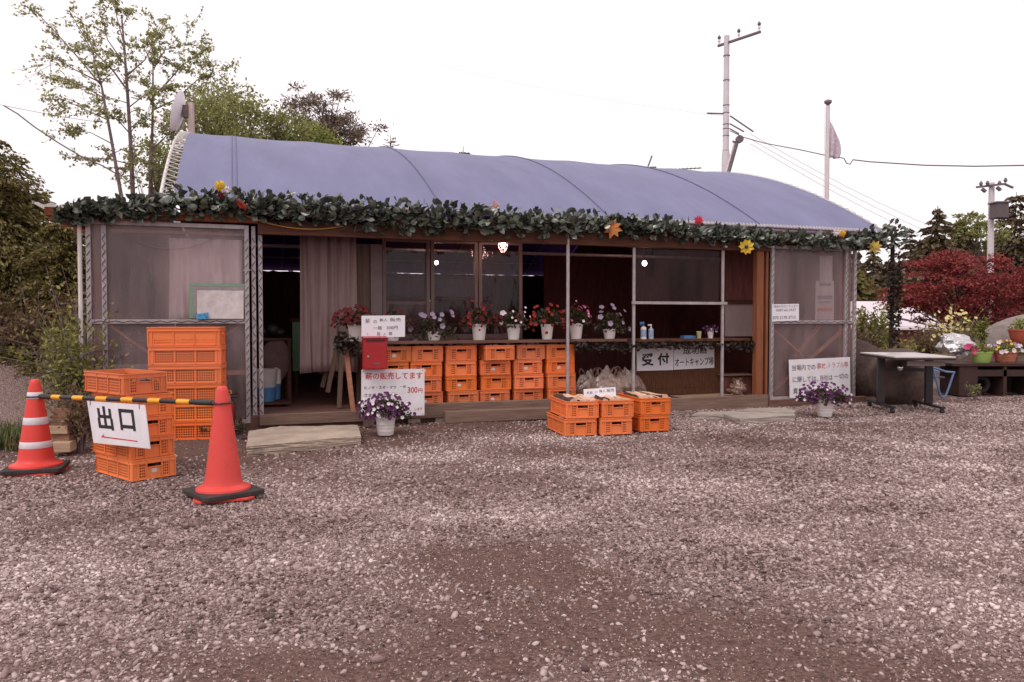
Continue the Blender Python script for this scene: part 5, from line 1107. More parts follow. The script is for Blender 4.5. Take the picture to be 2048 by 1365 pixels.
# ================================================================= POLES, WIRES, DISH, ANTENNA, FLAG
def pole_at(name, label, cat, px, y0, Y, extra=0): p = dp(px, y0, Y); return T(name, label, cat, (p.x, Y, 0)), p
GREYC = mat('grey_concrete_pole', (.55, .50, .52), .8, .08, 3); IRON = mat('dark_iron', (.13, .10, .12), .6, .2)
r, p = pole_at('utility_pole', 'tall grey utility pole with a slanting cross arm behind the roof', 'utility pole', 1453.5, 70, 30)
zt = p.z; zz = lambda y, Y=30: dp(1453, y, Y).z
MB().lathe([(.165, 0), (.15, zz(310)), (.118, zz(300)), (.10, zz(72)), (.0, zz(70))], 16).build('shaft', GREYC, r, smooth=True)
mb = MB()
for y in (112, 161, 211, 226, 249, 258, 272, 302): MB().lathe([(.112, zz(y) - .03), (.135, zz(y)), (.112, zz(y) + .03)], 12, cap=False).build('band_clamp', mat('clamp_grey', (.30, .26, .28), .6, .1), r)
A_ = dp(1436, 92.5, 30.3) - r.location; C_ = dp(1521, 64, 28.9) - r.location; arm = MB().bar(A_, C_, .08, .08).build('cross_arm', IRON, r)
for t in (.03, .5, .97):
    q = A_.lerp(C_, t); ins = MB().lathe([(.03, .04), (.03, .13), (.05, .14), (.05, .22), (.03, .23)], 10, c=q).build('insulator', POTW, arm); MB().lathe([(.04, .2301), (.07, .30), (.03, .38)], 10, c=q).build('insulator_cap', IRON, ins)
mb = MB().bar(dp(1414, 227, 30) - r.location, dp(1450, 228, 30) - r.location, .05, .05); mb.build('side_bracket', IRON, r)
for k, (a, c) in enumerate((((1460, 232), (1507, 264)), ((1460, 248), (1488, 264)), ((1460, 258), (1478, 268)))): MB().tube([dp(*a, 29.8) - r.location, dp(*c, 29.6) - r.location], .03, 6).build('strain_clamp', IRON, r)
def wire(label, pts, rad=.012, cat='wire', m=IRON): return rope('overhead_wire', label, pts, m, rad, cat)
w1 = [dp(x, y, Y) for x, y, Y in ((1460, 262, 29.8), (1487, 275, 29), (1530, 287, 28), (1600, 300, 26.5), (1655, 312, 25.5), (1688, 317, 25), (1693, 327, 25), (1700, 329, 25), (1706, 320, 25), (1740, 324, 24.4), (1850, 331, 23), (1950, 333, 22), (2060, 331, 21))]
wire('thick overhead wire with a spliced dip running right from the tall utility pole', w1, .018)
for k, (dy, lb) in enumerate(((0, 'upper'), (14, 'middle'), (28, 'lower'))): wire(f'{lb} of three thin wires falling right behind the flagpole', sagpts(dp(1500, 268 + dy * .7, 29.5), dp(1860, 452 + dy, 40), .15), .008, m=mat('pale_wire', (.4, .36, .4), .6, .05))
wire('faint thin wire crossing the bare sky above the roof', sagpts(dp(860, 125, 40), dp(1445, 232, 30), .25), .006, m=MATS.get('x') or mat('faint_wire', (.6, .55, .6), .6, .05))
r, p = pole_at('utility_pole', 'far utility pole with a transformer box above the red maple', 'utility pole', 1983.5, 366, 38)
zz = lambda y: dp(1983, y, 38).z
MB().lathe([(.17, 0), (.125, zz(366)), (0, zz(365))], 14).build('shaft', GREYC, r, smooth=True)
A_ = dp(1952, 375, 38.3) - r.location; C_ = dp(2012, 368, 37.4) - r.location; MB().bar(A_, C_, .09, .09).build('cross_arm', IRON, r); MB().bar(dp(2008, 368, 37.5) - r.location, dp(2026, 376, 37.5) - r.location, .1, .08).build('switch_arm', IRON, r)
for x, y in ((1962, 368), (1999, 367), (2011, 361), (1975, 367)): q = dp(x, y, 37.8) - r.location; MB().lathe([(.05, -.1), (.09, 0), (.04, .12)], 8, c=q).build('insulator', IRON, r)
for x, y in ((1968, 381), (1998, 378)): MB().bar(dp(x - 4, y - 3, 37.6) - r.location, dp(x + 3, y + 3, 37.6) - r.location, .14, .12).build('insulator', IRON, r)
a = dp(1984, 438, 37.5) - r.location; c = dp(2008, 408, 37.5) - r.location; tb = MB().box(a.x, c.x, -.9, -.25, a.z, c.z).build('transformer_box', mat('transformer_grey', (.10, .075, .08), .6, .1), r, bevel=.03); MB().box(a.x - .06, c.x + .06, -.95, -.2, c.z + .001, c.z + .06).build('box_lid', IRON, tb)
r, p = pole_at('flagpole', 'pale flagpole with a disc cap behind the right end of the roof', 'flagpole', 1656, 205, 18.5); FPX_ = p.x; zz = lambda y: dp(1656, y, 18.5).z
PPW = mat('pale_painted_pole', (.62, .54, .55), .5, .06)
MB().lathe([(.062, 0), (.045, zz(212)), (0, zz(211))], 14).build('shaft', PPW, r, smooth=True); MB().lathe([(.03, zz(211) + .001), (.085, zz(206)), (.085, zz(202)), (.03, zz(200)), (0, zz(199))], 18).build('cap', mat('cap_grey', (.2, .15, .16), .6, .1), r, smooth=True)
MB().tube([(-.075, -.02, zz(215)), (-.08, -.02, zz(395)), ], .006, 5).build('halyard', PPW, r)
fl = T('limp_flag', 'limp pale flag hanging folded on the flagpole', 'flag', (p.x + .055, 18.5, zz(242))); V = []; F = []; prof = [(0, .0), (5, .08), (12, .3), (18, .5), (21, .68), (21, .85), (17, 1.0)]; nn_ = 15; hh = zz(242) - zz(316)
for j in range(nn_):
    t = j / (nn_ - 1); wd_ = np.interp(t, [a[1] for a in prof], [a[0] for a in prof]) / 1560 * 18.5
    for i in range(9): s = i / 8; V.append((wd_ * s, .05 * math.sin(s * 9 + t * 3) * t, -hh * t - .03 * s))
for j in range(nn_ - 1):
    for i in range(8): F.append((j*9+i, j*9+i+1, (j+1)*9+i+1, (j+1)*9+i))
FLG = mat('flag_cloth', (.62, .53, .60), .8, .1, 8, c2=(.36, .28, .34)); MB().add(V, F).build('cloth', FLG, fl, smooth=True).modifiers.new('thickness', 'SOLIDIFY').thickness = .006
# leaning floodlight pole
r, p = pole_at('leaning_lamp', 'dark leaning pole with a round lamp head beside the tall utility pole', 'lamp pole', 1477, 280, 24); a = dp(1354, 700, 24); c = dp(1474, 286, 24); r.location = (a.x, 24, 0); a = a - r.location; c = c - r.location
MB().tube([(a.x, 0, 0), c], .055, 8).build('shaft', IRON, r, smooth=True); MB().tube([(a.x - .07, .02, 0), c + Vector((-.075, .02, 0))], .03, 8).build('conduit', PPW, r)
q = dp(1479, 279, 24) - r.location; MB().tube([q + Vector((0, -.06, 0)), q + Vector((0, .06, 0))], .115, 16).build('lamp_head', IRON, r, smooth=True); MB().tube([dp(1465, 283, 24) - r.location, c], .03, 6).build('arm', IRON, r)
# tv antenna
r, p = pole_at('tv_antenna', 'thin television antenna lying level just above the roof crest', 'antenna', 1305, 340, 17); L_ = r.location; D_ = lambda x, y, Y=17: dp(x, y, Y) - L_
MB().tube([(0, 0, 1.0), D_(1305, 341)], .018, 6).build('mast', STEELD, r); MB().bar(D_(1291, 342), D_(1403, 336.5), .02, .02).build('boom', STEELD, r)
MB().bar(D_(1293, 342), D_(1304, 312), .03, .03).build('reflector', IRON, r); MB().box(-.06, .08, -.03, .03, D_(1305, 341).z - .02, D_(1305, 334).z).build('junction_box', IRON, r)
for i in range(11): x = 1318 + i * 8; y = 341 - i * .45; MB().bar(D_(x, y) + Vector((-.02, -.13, 0)), D_(x, y) + Vector((.02, .13, 0)), .008, .008).build('element', STEELD, r)
for x in (1328, 1358): MB().tube([D_(x, 340), D_(x, 352)], .008, 5).build('stay', STEELD, r)
# satellite dish on the left end of the roof
dc = dp(357, 224, 12.6); r = T('satellite_dish', 'white satellite dish seen edge on at the left end of the roof', 'satellite dish', dc)
axd = Vector((-.97, -.17, .25)).normalized(); Mq = axd.to_track_quat('Z', 'Y').to_matrix(); DW = mat('dish_white', (.80, .74, .75), .45, .06)
MB().lathe([(0, -.055), (.1, -.048), (.2, -.028), (.29, .0), (.33, .018), (.335, .014), (.29, -.012), (.2, -.04), (.1, -.06), (0, -.068)], 36, M=Mq).build('reflector', DW, r, smooth=True)
q = lambda x, y: dp(x, y, 12.6) - dc
MB().tube([q(352, 262), q(345, 265), q(332, 257), q(321, 245)], .012, 8).build('feed_arm', STEELD, r, smooth=True); MB().tube([q(322, 247), q(314, 238)], .035, 10).build('receiver_head', DW, r, smooth=True)
MB().bar(q(383, 285), q(382, 206), .075, .075).build('mast', wood('pale_mast', (.42, .32, .29), (.52, .41, .38), 2), r); MB().box(q(364, 0).x, q(376, 0).x, -.06, .06, q(0, 236).z, q(0, 212).z).build('bracket', STEELD, r); MB().tube([q(364, 224), q(384, 224)], .03, 8).build('mount', STEELD, r)
MB().tube([q(367, 240), q(365, 258), q(352, 264)], .01, 6).build('cable', STEEL, r, smooth=True)
# wires on the left
wire('dark cable running up left from the leaning young trunk', [dp(x, y, 12.8) for x, y in ((231, 347), (205, 332), (160, 312), (115, 285), (70, 255), (35, 228), (8, 212))], .012)
wire('faint cable across the sky at the left edge', [dp(x, y, 14) for x, y in ((-20, 206), (60, 222), (130, 235), (185, 243))], .006, m=mat('faint_cable', (.45, .38, .4), .6, .05))

# ================================================================= TREES AND PLANTS
def limb(mb, pts, r0, r1, n=6):
    k = len(pts); mb.tube(pts, [r0 + (r1 - r0) * i / (k - 1) for i in range(k)], n)
def clump_tree(name, label, base, trunk_top, crown_c, crown_r, nclump, nleaf, ls, lm, bm_, seed, group=None, clr=.28, trunk_r=.12, hollow=.45, flat=.7, cat='tree', aspect=.6, extra=()):
    """trunk + limbs to many small leaf clumps spread through an uneven crown"""
    g = np.random.default_rng(seed); base = Vector(base); r = T(name, label, cat, base, 0, group); cc_ = np.array(crown_c) - np.array(base); cr = np.array(crown_r)
    d = unit(g.normal(size=(nclump, 3))); rad = g.uniform(hollow ** 3, 1, nclump) ** (1 / 3); lob = 1 + .22 * np.sin(d @ g.normal(size=(3, 4)) * 2.6 + g.uniform(0, 6, 4)).sum(1) / 1.6
    P = cc_ + d * (rad * lob)[:, None] * cr
    for ec, er, en in extra:
        d2 = unit(g.normal(size=(en, 3))); P = np.concatenate([P, np.array(ec) - np.array(base) + d2 * (g.uniform(.1, 1, en) ** (1 / 3))[:, None] * np.array(er)]); d = np.concatenate([d, d2]); nclump += en
    mb = MB(); tt = Vector(trunk_top) - base; m1 = tt * .5 + Vector(g.normal(size=3) * .05 * tt.length); limb(mb, [(0, 0, -.1), m1, tt, tt + (Vector(cc_) - tt) * .7 + Vector((0, 0, cr[2] * .4))], trunk_r, trunk_r * .25, 9)
    for p in P[g.permutation(nclump)[:min(nclump, 60)]]:
        s = tt * g.uniform(.55, 1.0) if g.random() < .6 else tt + (Vector(cc_) - tt) * g.uniform(.1, .6); mid = s.lerp(Vector(p), .55) + Vector((0, 0, -.08 * cr[2])); limb(mb, [s, mid, p], trunk_r * .28, trunk_r * .05, 5)
    mb.build('trunk', bm_, r, smooth=True)
    cl = g.uniform(.7, 1.4, nclump) * clr
    which = g.integers(0, nclump, nleaf); off = g.normal(size=(nleaf, 3)) * .5; off[:, 2] *= flat
    C = P[which] + off * (cl[which] * (cr.mean()) ** .35)[:, None]; dirs = unit(off + .3 * d[which] + np.array([0, 0, -.15]))
    V, F = leaves(C, ls, ls * aspect, g, dirs, jit=.7, flat=.35); npmesh('crown', V, F, lm, r)
    return r
def conifer(name, label, base, h, rmax, nwh, lm, bm_, seed, ls=.16, droop=.35, group=None, skirt=.1, per=9, dens=26, taper=1.0, tr=.1, wid=.35):
    g = np.random.default_rng(seed); base = Vector(base); r = T(name, label, 'tree', base, 0, group); mb = MB(); limb(mb, [(0, 0, -.1), (g.normal() * .03 * h * .3, 0, h * .5), (0, 0, h)], tr, tr * .1, 8)
    Cs = []; Ds = []
    for w_ in range(nwh):
        t = (w_ + g.uniform(-.3, .3)) / nwh; t = min(max(t, 0), .995); z = h * (skirt + (1 - skirt) * t); ln = rmax * (1 - t) ** taper * g.uniform(.75, 1.15) + .04 * rmax; k = max(3, int(per * (1 - .5 * t))); a0 = g.uniform(0, 6.28)
        for i in range(k):
            a = a0 + 6.28 * i / k + g.normal() * .25; l_ = ln * g.uniform(.6, 1.15); dz = -droop * l_ * g.uniform(.5, 1.3); e = np.array([math.cos(a) * l_, math.sin(a) * l_, dz + .18 * l_])
            st = np.array([0, 0, z]); mid = st + e * .5 + np.array([0, 0, .10 * l_]); mb.tube([st, mid, st + e], [tr * .22 * (1 - t) + .006, tr * .13 * (1 - t) + .005, .004], 4, cap=False)
            m_ = max(5, int(dens * l_ / rmax)); s = g.uniform(.15, 1.05, m_); p = st + e * s[:, None] + np.array([0, 0, .10 * l_]) * (4 * s * (1 - s))[:, None]
            sp_ = g.normal(size=(m_, 3)) * np.array([.16, .16, .09]) * l_ * (1.1 - .6 * s)[:, None]; Cs.append(p + sp_); Ds.append(np.tile(e / l_, (m_, 1)) + np.array([0, 0, -.35]) + sp_ * 2 / max(l_, .05))
    mb.build('trunk', bm_, r, smooth=True); C = np.concatenate(Cs); D = np.concatenate(Ds); V, F = leaves(C, ls, ls * wid, g, D, jit=.35); npmesh('crown', V, F, lm, r)
    return r
def shrub(name, label, base, rx, ry, h, nl, ls, lm, seed, group=None, stems=12, cat='shrub', asp=.5, bare=0):
    g = np.random.default_rng(seed); base = Vector(base); r = T(name, label, cat, base, 0, group); mb = MB(); tips = []
    for i in range(stems):
        a = g.uniform(0, 6.28); q = g.uniform(.2, 1) ; e = Vector((math.cos(a) * rx * q, math.sin(a) * ry * q, h * g.uniform(.55, 1.0) * (1.15 - .4 * q))); mid = e * .5 + Vector((-e.x * .2, -e.y * .2, .08 * h)); limb(mb, [(e.x * .08, e.y * .08, -.03), mid, e], .012 * (h + .3), .003, 5); tips += [(mid, e)] * 3
        for k in range(3): f = mid.lerp(e, g.uniform(0, .8)); e2 = f + Vector(g.normal(size=3)) * .22 * h + Vector((0, 0, .12 * h)); mb.tube([f, e2], [.005, .002], 4); tips.append((f, e2))
    for i in range(bare): a = g.uniform(-1, 1); mb.tube([(a * rx * .6, 0, h * .3), (a * rx * .8, .05, h * .9), (a * rx * 1.0 + g.normal() * .1, 0, h * g.uniform(1.15, 1.5))], [.007, .005, .002], 4)
    mb.build('stem', BARK, r, smooth=True); w_ = g.integers(0, len(tips), nl); A = np.array([t[0][:] for t in tips])[w_]; E_ = np.array([t[1][:] for t in tips])[w_]
    s = g.uniform(-.1, 1.15, nl)[:, None]; C = A + (E_ - A) * s + g.normal(size=(nl, 3)) * .075 * np.array([rx, ry, h * .8]) * 1.3; C[:, 2] = np.maximum(C[:, 2], .02)
    V, F = leaves(C, ls, ls * asp, g, (E_ - A) * 2 + np.array([0, 0, .1]), jit=.8, flat=.3); npmesh('foliage', V, F, lm, r)
    return r
def gz(px, Y): return Vector((dp(px, 640, Y).x, Y, 0))
# left: dark drooping evergreens
conifer('evergreen_tree', 'broad dark evergreen with drooping sprays at the far left edge', gz(-10, 12.2), 4.1, 1.75, 22, LEAF_C, BARKD, 31, .085, .55, 'dark evergreens left of the shed', .02, 12, 420, .6, .1, .42)
conifer('evergreen_tree', 'olive evergreen second from the left edge behind the cones', gz(62, 12.8), 3.35, 1.35, 20, LEAF_C, BARKD, 32, .085, .5, 'dark evergreens left of the shed', .02, 12, 400, .55, .1, .42)
conifer('evergreen_tree', 'evergreen rising just left of the corner pole of the shed', gz(128, 12.0), 2.75, 1.05, 18, LEAF_C, BARKD, 33, .08, .45, 'dark evergreens left of the shed', .02, 12, 380, .55, .08, .42)
conifer('evergreen_tree', 'dark evergreen behind the lean-to roof at the left end of the shed', gz(150, 15.5), 3.5, 1.2, 18, LEAF_CD, BARKD, 34, .10, .4, 'dark evergreens left of the shed', .02, 12, 200, .6, .08, .42)
conifer('evergreen_tree', 'tall thin dark evergreen far back at the left edge', gz(15, 19), 4.6, 1.6, 20, LEAF_CD, BARKD, 35, .12, .4, 'dark evergreens left of the shed', .02, 11, 180, .6, .1, .42)
clump_tree('pine_tree', 'pine with upturned tufts against the sky at the top left edge', gz(-30, 17), dp(-25, 430, 17), dp(-18, 375, 17), (.9, .8, .95), 70, 3600, .10, LEAF_P, BARKD, 36, None, .17, .1, .3, .5, aspect=.16)
# undergrowth and shrubs beside the panel
shrub('shrub', 'light green leafy shrub crowded against the left corner of the shed', gp(120, 893) + Vector((-.05, .35, 0)), .26, .30, 1.15, 2600, .055, LEAF_S, 41, 'shrubs at the left of the shed', 26, bare=5)
shrub('shrub', 'dark low shrub behind the wood blocks at the left of the shed', gp(150, 905) + Vector((0, .1, 0)), .22, .25, .6, 900, .05, LEAF_B, 42, 'shrubs at the left of the shed', 16)
shrub('shrub', 'brownish scrubby bush between the gravel bank and the evergreens', Vector((-6.2, 10.6, .45)), .9, .6, 1.0, 1800, .075, LEAF_B, 43, 'shrubs at the left of the shed', 24)
shrub('shrub', 'thin scrubby bush at the left edge on top of the gravel bank', Vector((-7.6, 11.4, .65)), .9, .5, .9, 1500, .075, LEAF_B, 44, 'shrubs at the left of the shed', 22)
shrub('shrub', 'bushy green shrub behind the corner pole of the shed', Vector((-5.25, 9.7, .0)), .5, .5, 1.35, 2200, .07, LEAF_S, 45, 'shrubs at the left of the shed', 22, bare=6)
shrub('weed', 'small dark weed growing by the doorway corner under the crates', gp(480, 880), .12, .10, .20, 160, .05, LEAF_K, 46, None, 8, 'weed')
shrub('weed', 'small leafy weed at the foot of the six-crate stack', gp(415, 878), .14, .10, .16, 160, .05, LEAF_K, 47, None, 8, 'weed')
# grass tuft with pink flowers by the left cone
g = np.random.default_rng(50); gb = gp(22, 898); C = np.stack([g.uniform(-.42, .38, 900), g.uniform(-.1, .5, 900), np.zeros(900)], -1); hgt_ = g.uniform(.10, .26, 900); D = np.stack([g.normal(size=900) * .25, g.normal(size=900) * .25, np.ones(900)], -1); C[:, 2] = hgt_ * .45
V, F = leaves(C, .24, .016, g, D, jit=.1); o = npmesh('tall_grass', V, F, GRASS, None, loc=gb); struct(o, 'stuff')
g2 = np.random.default_rng(51)
r = T('moss_phlox', 'small patch of magenta ground flowers beside the left cone', 'flowers', gp(40, 900)); mb = MB()
for i in range(10): mb.tube([(g2.uniform(-.09, .09), g2.uniform(-.05, .05), 0), (g2.uniform(-.1, .1), g2.uniform(-.05, .05), .06)], .003, 4)
mb.build('stem', LEAF_S, r)
for i in range(16): o = bpy.data.objects.new('bloom', BL['mag']); COL.objects.link(o); o.parent = r; o.location = (g2.uniform(-.11, .11), g2.uniform(-.06, .06), g2.uniform(.04, .09)); o.scale = (.4,) * 3; o.rotation_euler = (R(50), 0, g2.uniform(0, 6))
# three slender young trees behind the left end
def slender(label, lines, seed, nl, subs=4.5, spread=.36):
    """lines: list of (radius, [(px,py,Y),...]); leaves in flat sprays along the outer parts"""
    g = np.random.default_rng(seed); b0 = dp(*lines[0][1][0][:2], lines[0][1][0][2]); base = Vector((b0.x, b0.y, 0)); r = T('young_tree', label, 'tree', base, 0, 'slender young trees behind the left end of the shed'); mb = MB(); segs = []
    for li, (rad, pts) in enumerate(lines):
        P = [dp(*p) - base for p in pts]; limb(mb, ([Vector((P[0].x, P[0].y, -.05))] if li == 0 else []) + P, rad * (.9 if li == 0 else .72), rad * .2, 7)
        tot = len(P) - 1
        for k in range(int(subs * (2.2 if li == 0 else 1.6))):
            s = g.uniform(.35 if li == 0 else .2, 1) * tot; i = min(int(s), tot - 1); p = P[i].lerp(P[i + 1], s - i); dr = (P[i + 1] - P[i]).normalized(); dd = (dr * .7 + Vector(g.normal(size=3)) * np.array([1, 1, .45])[0] * .75); dd.z = dd.z * .5 + .12; l_ = spread * g.uniform(.5, 1.4); e = p + dd.normalized() * l_; limb(mb, [p, p.lerp(e, .5) + Vector((0, 0, .05 * l_)), e], rad * .15, .002, 4); segs.append((p, e))
            for q in range(2): f = p.lerp(e, g.uniform(.3, .9)); e2 = f + (dd.normalized() + Vector(g.normal(size=3)) * .8) * l_ * .4; mb.tube([f, e2], [.004, .002], 4); segs.append((f, e2))
        if li: segs += [(P[-2], P[-1])] * 3
    mb.build('trunk', BARK, r, smooth=True); w_ = g.integers(0, len(segs), nl); A = np.array([s[0][:] for s in segs])[w_]; E_ = np.array([s[1][:] for s in segs])[w_]; s = g.uniform(.15, 1.1, nl)[:, None]
    C = A + (E_ - A) * s + g.normal(size=(nl, 3)) * np.array([.032, .032, .018]); V, F = leaves(C, .064, .038, g, (E_ - A) + np.array([0, 0, -.1]), jit=.5, flat=.9); npmesh('crown', V, F, LEAF_Y, r)
Yt = 12.9
slender('leftmost slender young tree leaning left with a forked top', [(.05, [(262, 520, Yt), (243, 395, Yt), (222, 275, Yt), (203, 172, Yt), (190, 130, Yt)]), (.022, [(203, 172, Yt), (160, 120, Yt + .3), (120, 75, Yt + .3), (70, 22, Yt)]), (.018, [(200, 165, Yt), (150, 140, Yt - .5), (110, 115, Yt - .7)]), (.016, [(205, 195, Yt), (165, 172, Yt), (105, 150, Yt + .3)]), (.016, [(215, 240, Yt), (160, 215, Yt - .3), (105, 190, Yt - .3)]), (.014, [(228, 290, Yt), (180, 265, Yt), (128, 262, Yt)]), (.014, [(190, 130, Yt), (182, 90, Yt), (160, 40, Yt)])], 61, 2000)
Yt = 13.3
slender('middle slender young tree reaching the top of the photo', [(.058, [(266, 520, Yt), (266, 395, Yt), (262, 300, Yt), (255, 185, Yt), (248, 90, Yt), (243, 30, Yt)]), (.024, [(254, 180, Yt), (225, 140, Yt), (180, 95, Yt + .4), (140, 25, Yt)]), (.02, [(256, 150, Yt), (290, 120, Yt - .3), (335, 35, Yt)]), (.018, [(250, 130, Yt), (215, 80, Yt), (200, 10, Yt)]), (.018, [(262, 270, Yt), (235, 240, Yt), (205, 225, Yt)]), (.016, [(258, 215, Yt), (290, 190, Yt), (310, 175, Yt + .3)]), (.016, [(247, 85, Yt), (235, 40, Yt), (222, -15, Yt)]), (.016, [(266, 330, Yt), (215, 318, Yt), (150, 318, Yt)])], 62, 2700)
Yt = 13.7
slender('rightmost slender young tree spreading right toward the satellite dish', [(.052, [(300, 520, Yt), (300, 395, Yt), (304, 290, Yt), (306, 200, Yt), (306, 130, Yt)]), (.024, [(306, 195, Yt), (335, 165, Yt), (365, 130, Yt), (420, 95, Yt)]), (.02, [(308, 220, Yt), (350, 200, Yt + .5), (395, 160, Yt), (430, 145, Yt)]), (.018, [(304, 300, Yt), (335, 270, Yt), (355, 262, Yt)]), (.018, [(306, 140, Yt), (330, 100, Yt), (385, 85, Yt)]), (.016, [(306, 130, Yt), (285, 90, Yt), (320, 60, Yt)]), (.016, [(303, 330, Yt), (270, 320, Yt), (245, 350, Yt)]), (.016, [(302, 350, Yt), (335, 335, Yt), (350, 345, Yt)])], 63, 3600)
clump_tree('tree', 'low leafy tree filling the gap below the young trees behind the left gable', gz(315, 15), dp(315, 420, 15), dp(312, 345, 15), (.62, .6, .6), 40, 1800, .085, LEAF_O, BARK, 64, None, .2, .06, .2)
# behind the roof
clump_tree('tree', 'olive leafed tree rising behind the roof right of the dish', gz(470, 24), dp(470, 380, 24), dp(468, 262, 24), (1.9, 1.6, 1.45), 120, 6500, .12, LEAF_O, BARK, 71, 'trees showing over the roof', .33, .16, .2)
clump_tree('tree', 'thin topped tree against the sky behind the olive one', gz(430, 26), dp(430, 330, 26), dp(440, 205, 26), (1.15, 1.0, 1.1), 60, 1700, .11, LEAF_O, BARK, 72, 'trees showing over the roof', .26, .1, .1)
clump_tree('tree', 'low spreading olive tree behind the roof left of the pine', gz(545, 25), dp(545, 380, 25), dp(545, 262, 25), (1.1, 1.0, .75), 60, 2200, .11, LEAF_O, BARK, 73, 'trees showing over the roof', .28, .1, .2)
clump_tree('pine_tree', 'rugged brownish pine rising behind the middle of the roof', gz(655, 28), dp(655, 330, 28), dp(650, 260, 28), (1.55, 1.3, 1.25), 95, 6200, .17, LEAF_P, BARKD, 74, 'trees showing over the roof', .27, .14, .25, .5, aspect=.3)
clump_tree('tree', 'bright green rounded tree in front of the brownish pine', gz(622, 25), dp(622, 350, 25), dp(622, 284, 25), (.75, .7, .5), 40, 2600, .12, LEAF_G, BARK, 75, 'trees showing over the roof', .25, .08, .1)
conifer('conifer_tree', 'open thin conifer tip showing over the roof crest', gz(783, 30), dp(783, 271, 30).z, 1.3, 26, LEAF_P, BARKD, 76, .16, -.3, 'trees showing over the roof', .1, 8, 40, .5, .1, .25)
conifer('conifer_tree', 'small dense conifer tip showing over the middle of the roof', gz(927, 34), dp(927, 293, 34).z, 1.2, 30, LEAF_CD, BARKD, 77, .2, .1, 'trees showing over the roof', .1, 9, 50, .55, .1, .4)
# right side: conifers, wood behind, red maple, shrubs
GR = 'conifers behind the garden on the right'
def con(px, ytop, Y, rm, seed, label, lm=LEAF_CD, n_=26, ls=.34, taper=.8): return conifer('conifer_tree', label, gz(px, Y), dp(px, ytop, Y).z, rm, n_, lm, BARKD, seed, ls, .3, GR, .04, 10, 42, taper, .14, .45)
con(1872, 412, 30, 1.75, 81, 'dense pointed conifer left of the transformer pole')
con(1817, 456, 40, 1.5, 82, 'slim distant conifer right of the hanging garland')
con(1838, 478, 44, 1.1, 83, 'smallest distant conifer beside the slim one')
con(2028, 385, 43, 4.2, 84, 'tall open conifer at the right edge behind the transformer', LEAF_CD, 30, .42)
con(2085, 400, 44, 4.2, 85, 'conifer cut by the right edge of the photo', LEAF_C, 24, .36)
con(1915, 440, 42, 2.6, 86, 'dark conifer half hidden behind the red maple')
con(1745, 500, 38, 2.0, 87, 'dark conifer showing between the right film panel and the garland post')
con(1780, 520, 34, 2.2, 88, 'low broad conifer behind the garland post')
con(1845, 500, 36, 2.4, 89, 'broad dark conifer behind the left of the red maple')
con(1985, 470, 46, 3.0, 90, 'dark conifer behind the trunk of the transformer pole')
con(1715, 540, 30, 1.6, 91, 'dim conifer at the corner of the right film panel', LEAF_C)
clump_tree('tree', 'airy light green tree with layered leaves left of the transformer pole', gz(1945, 42), dp(1945, 520, 42), dp(1944, 468, 42), (1.2, 1.1, 1.15), 52, 2300, .19, LEAF_O, BARK, 92, None, .32, .12, .1, .4)
clump_tree('maple_tree', 'broad red leaved maple with a domed layered crown', gz(1925, 19), dp(1925, 640, 19), dp(1912, 580, 19), (1.2, 1.15, .92), 130, 19000, .08, LEAF_M, BARKD, 93, None, .25, .09, .2, .33,
           extra=((dp(1832, 592, 18.8), (.62, .7, .30), 34), (dp(2010, 575, 19.3), (.95, .9, .62), 60), (dp(1885, 530, 19), (.5, .6, .35), 26), (dp(1795, 606, 18.6), (.25, .4, .16), 10), (dp(1990, 632, 19), (.9, .8, .3), 34)))
# white sheeted shed in the garden
p = gz(1800, 24); WHT = mat('white_sheeting', (.60, .53, .56), .6, .05, 1.5)
r = T('white_shed', 'low shed with a pale sheeted roof beyond the garden', 'shed', (p.x, 24, 0)); a = dp(1705, 600, 24) - p; c = dp(1905, 657, 24) - p
mb = MB(); mb.add([(a.x, 0, c.z), (c.x, 0, c.z), (c.x - .4, 2.2, a.z), (a.x, 2.2, a.z), (a.x, 0, c.z - .05), (c.x, 0, c.z - .05), (c.x - .4, 2.2, a.z - .05), (a.x, 2.2, a.z - .05)], [(0,1,2,3),(7,6,5,4),(0,4,5,1),(1,5,6,2),(2,6,7,3),(3,7,4,0)]); mb.build('roof', WHT, r)
MB().box(a.x + .1, c.x - .3, .3, 2.1, 0, c.z - .06).build('wall', DARK2, r); MB().bar((a.x + 1.2, -.03, c.z + .35), (c.x - .5, -.05, c.z + .05), .06, .06).build('roof_pole', IRON, r)
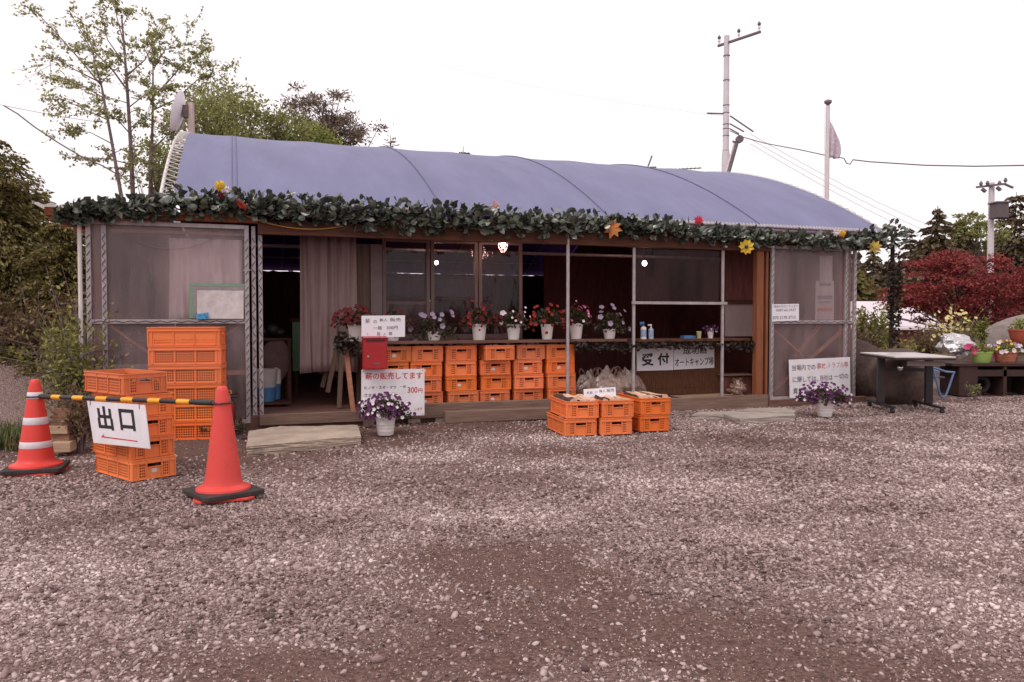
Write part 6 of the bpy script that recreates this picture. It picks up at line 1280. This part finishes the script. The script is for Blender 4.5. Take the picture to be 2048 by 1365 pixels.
for i, (px, py, Y, rx, h, nl, lm, lab) in enumerate((
    (1740, 700, 15.5, .42, 1.25, 4200, LEAF_S, 'olive green bush just right of the right film panel'),
    (1722, 700, 13.8, .30, .95, 1500, LEAF_B, 'dark bush at the foot of the right film panel'),
    (1812, 705, 15.5, .6, .62, 1500, LEAF_S, 'low green bush behind the garland post'),
    (1860, 705, 15.8, .55, .95, 1700, LEAF_B, 'brownish bush right of the garland post'),
    (1900, 690, 16.5, .55, 1.15, 1600, LEAF_B, 'brownish green bush under the yellow flowers'),
    (1935, 690, 17, .6, 1.0, 1700, LEAF_S, 'olive bush between the silver mound and the maple'),
    (1985, 690, 16.5, .6, .95, 1500, LEAF_S, 'green bush beside the big grey boulder'),
    (1765, 690, 18, .7, .62, 1600, LEAF_S, 'pale green bush before the white shed roof'))):
    shrub('shrub', lab, gz(px, Y), rx, .45, h, nl, .085, lm, 100 + i, 'shrubs in the garden on the right', 22)
r = shrub('yellow_flower_shrub', 'airy shrub of pale yellow flowers in front of the white shed', gz(1900, 15.2), .42, .35, 1.35, 500, .06, LEAF_S, 120, None, 22)
g = np.random.default_rng(121); YB = bloom_mesh(.035, 6, petal('pale_yellow_petal', (.55, .44, .16), (.75, .64, .32)), 'bloom')
for i in range(80):
    o = bpy.data.objects.new('bloom', YB); COL.objects.link(o); o.parent = r; a = g.normal(size=2) * .2; o.location = (a[0] * 1.1, a[1], 1.0 + g.uniform(-.12, .42) - abs(a[0]) * .6); o.rotation_euler = (R(g.uniform(30, 90)), 0, g.uniform(-.6, .6))
clump_tree('dwarf_conifer', 'small upright yellowish conifer beside the lime green bowl', gz(1965, 12.6) + Vector((0, 0, .0)), dp(1965, 690, 12.6), dp(1965, 668, 12.6), (.055, .055, .25), 34, 1100, .04, LEAF_S, BARKD, 122, None, .10, .015, .0, .9, cat='shrub')
shrub('shrub', 'low twiggy plant with orange flowers on the timber rail', Vector((dp(1900, 705, 12.9).x, 13.0, .3)), .35, .2, .4, 500, .05, LEAF_S, 123, None, 14)
shrub('weed', 'dry weed growing at the foot of the dark bench', gp(1950, 800), .14, .1, .26, 90, .05, LEAF_S, 124, None, 6, 'weed')
# ivy-like ground plants far right and far wood
for i, (px, Y, h_) in enumerate(((1640, 46, 4.5), (1700, 48, 5.2), (1790, 50, 4.6), (1860, 50, 6.0), (1930, 48, 6.2), (2000, 46, 6.4), (2070, 46, 7))):
    conifer('conifer_tree', ['far dark conifer hidden behind the right end of the roof', 'far dark conifer left of the garland post', 'far dark conifer low behind the slim distant one', 'far dark conifer behind the dense pointed one', 'far dark conifer behind the airy light green tree', 'far dark conifer behind the far utility pole', 'far dark conifer at the right edge'][i], gz(px, Y), h_, 3.0, 16, LEAF_CD, BARKD, 130 + i, .6, .3, 'far conifers on the right', .02, 9, 30, .6, .15, .6)
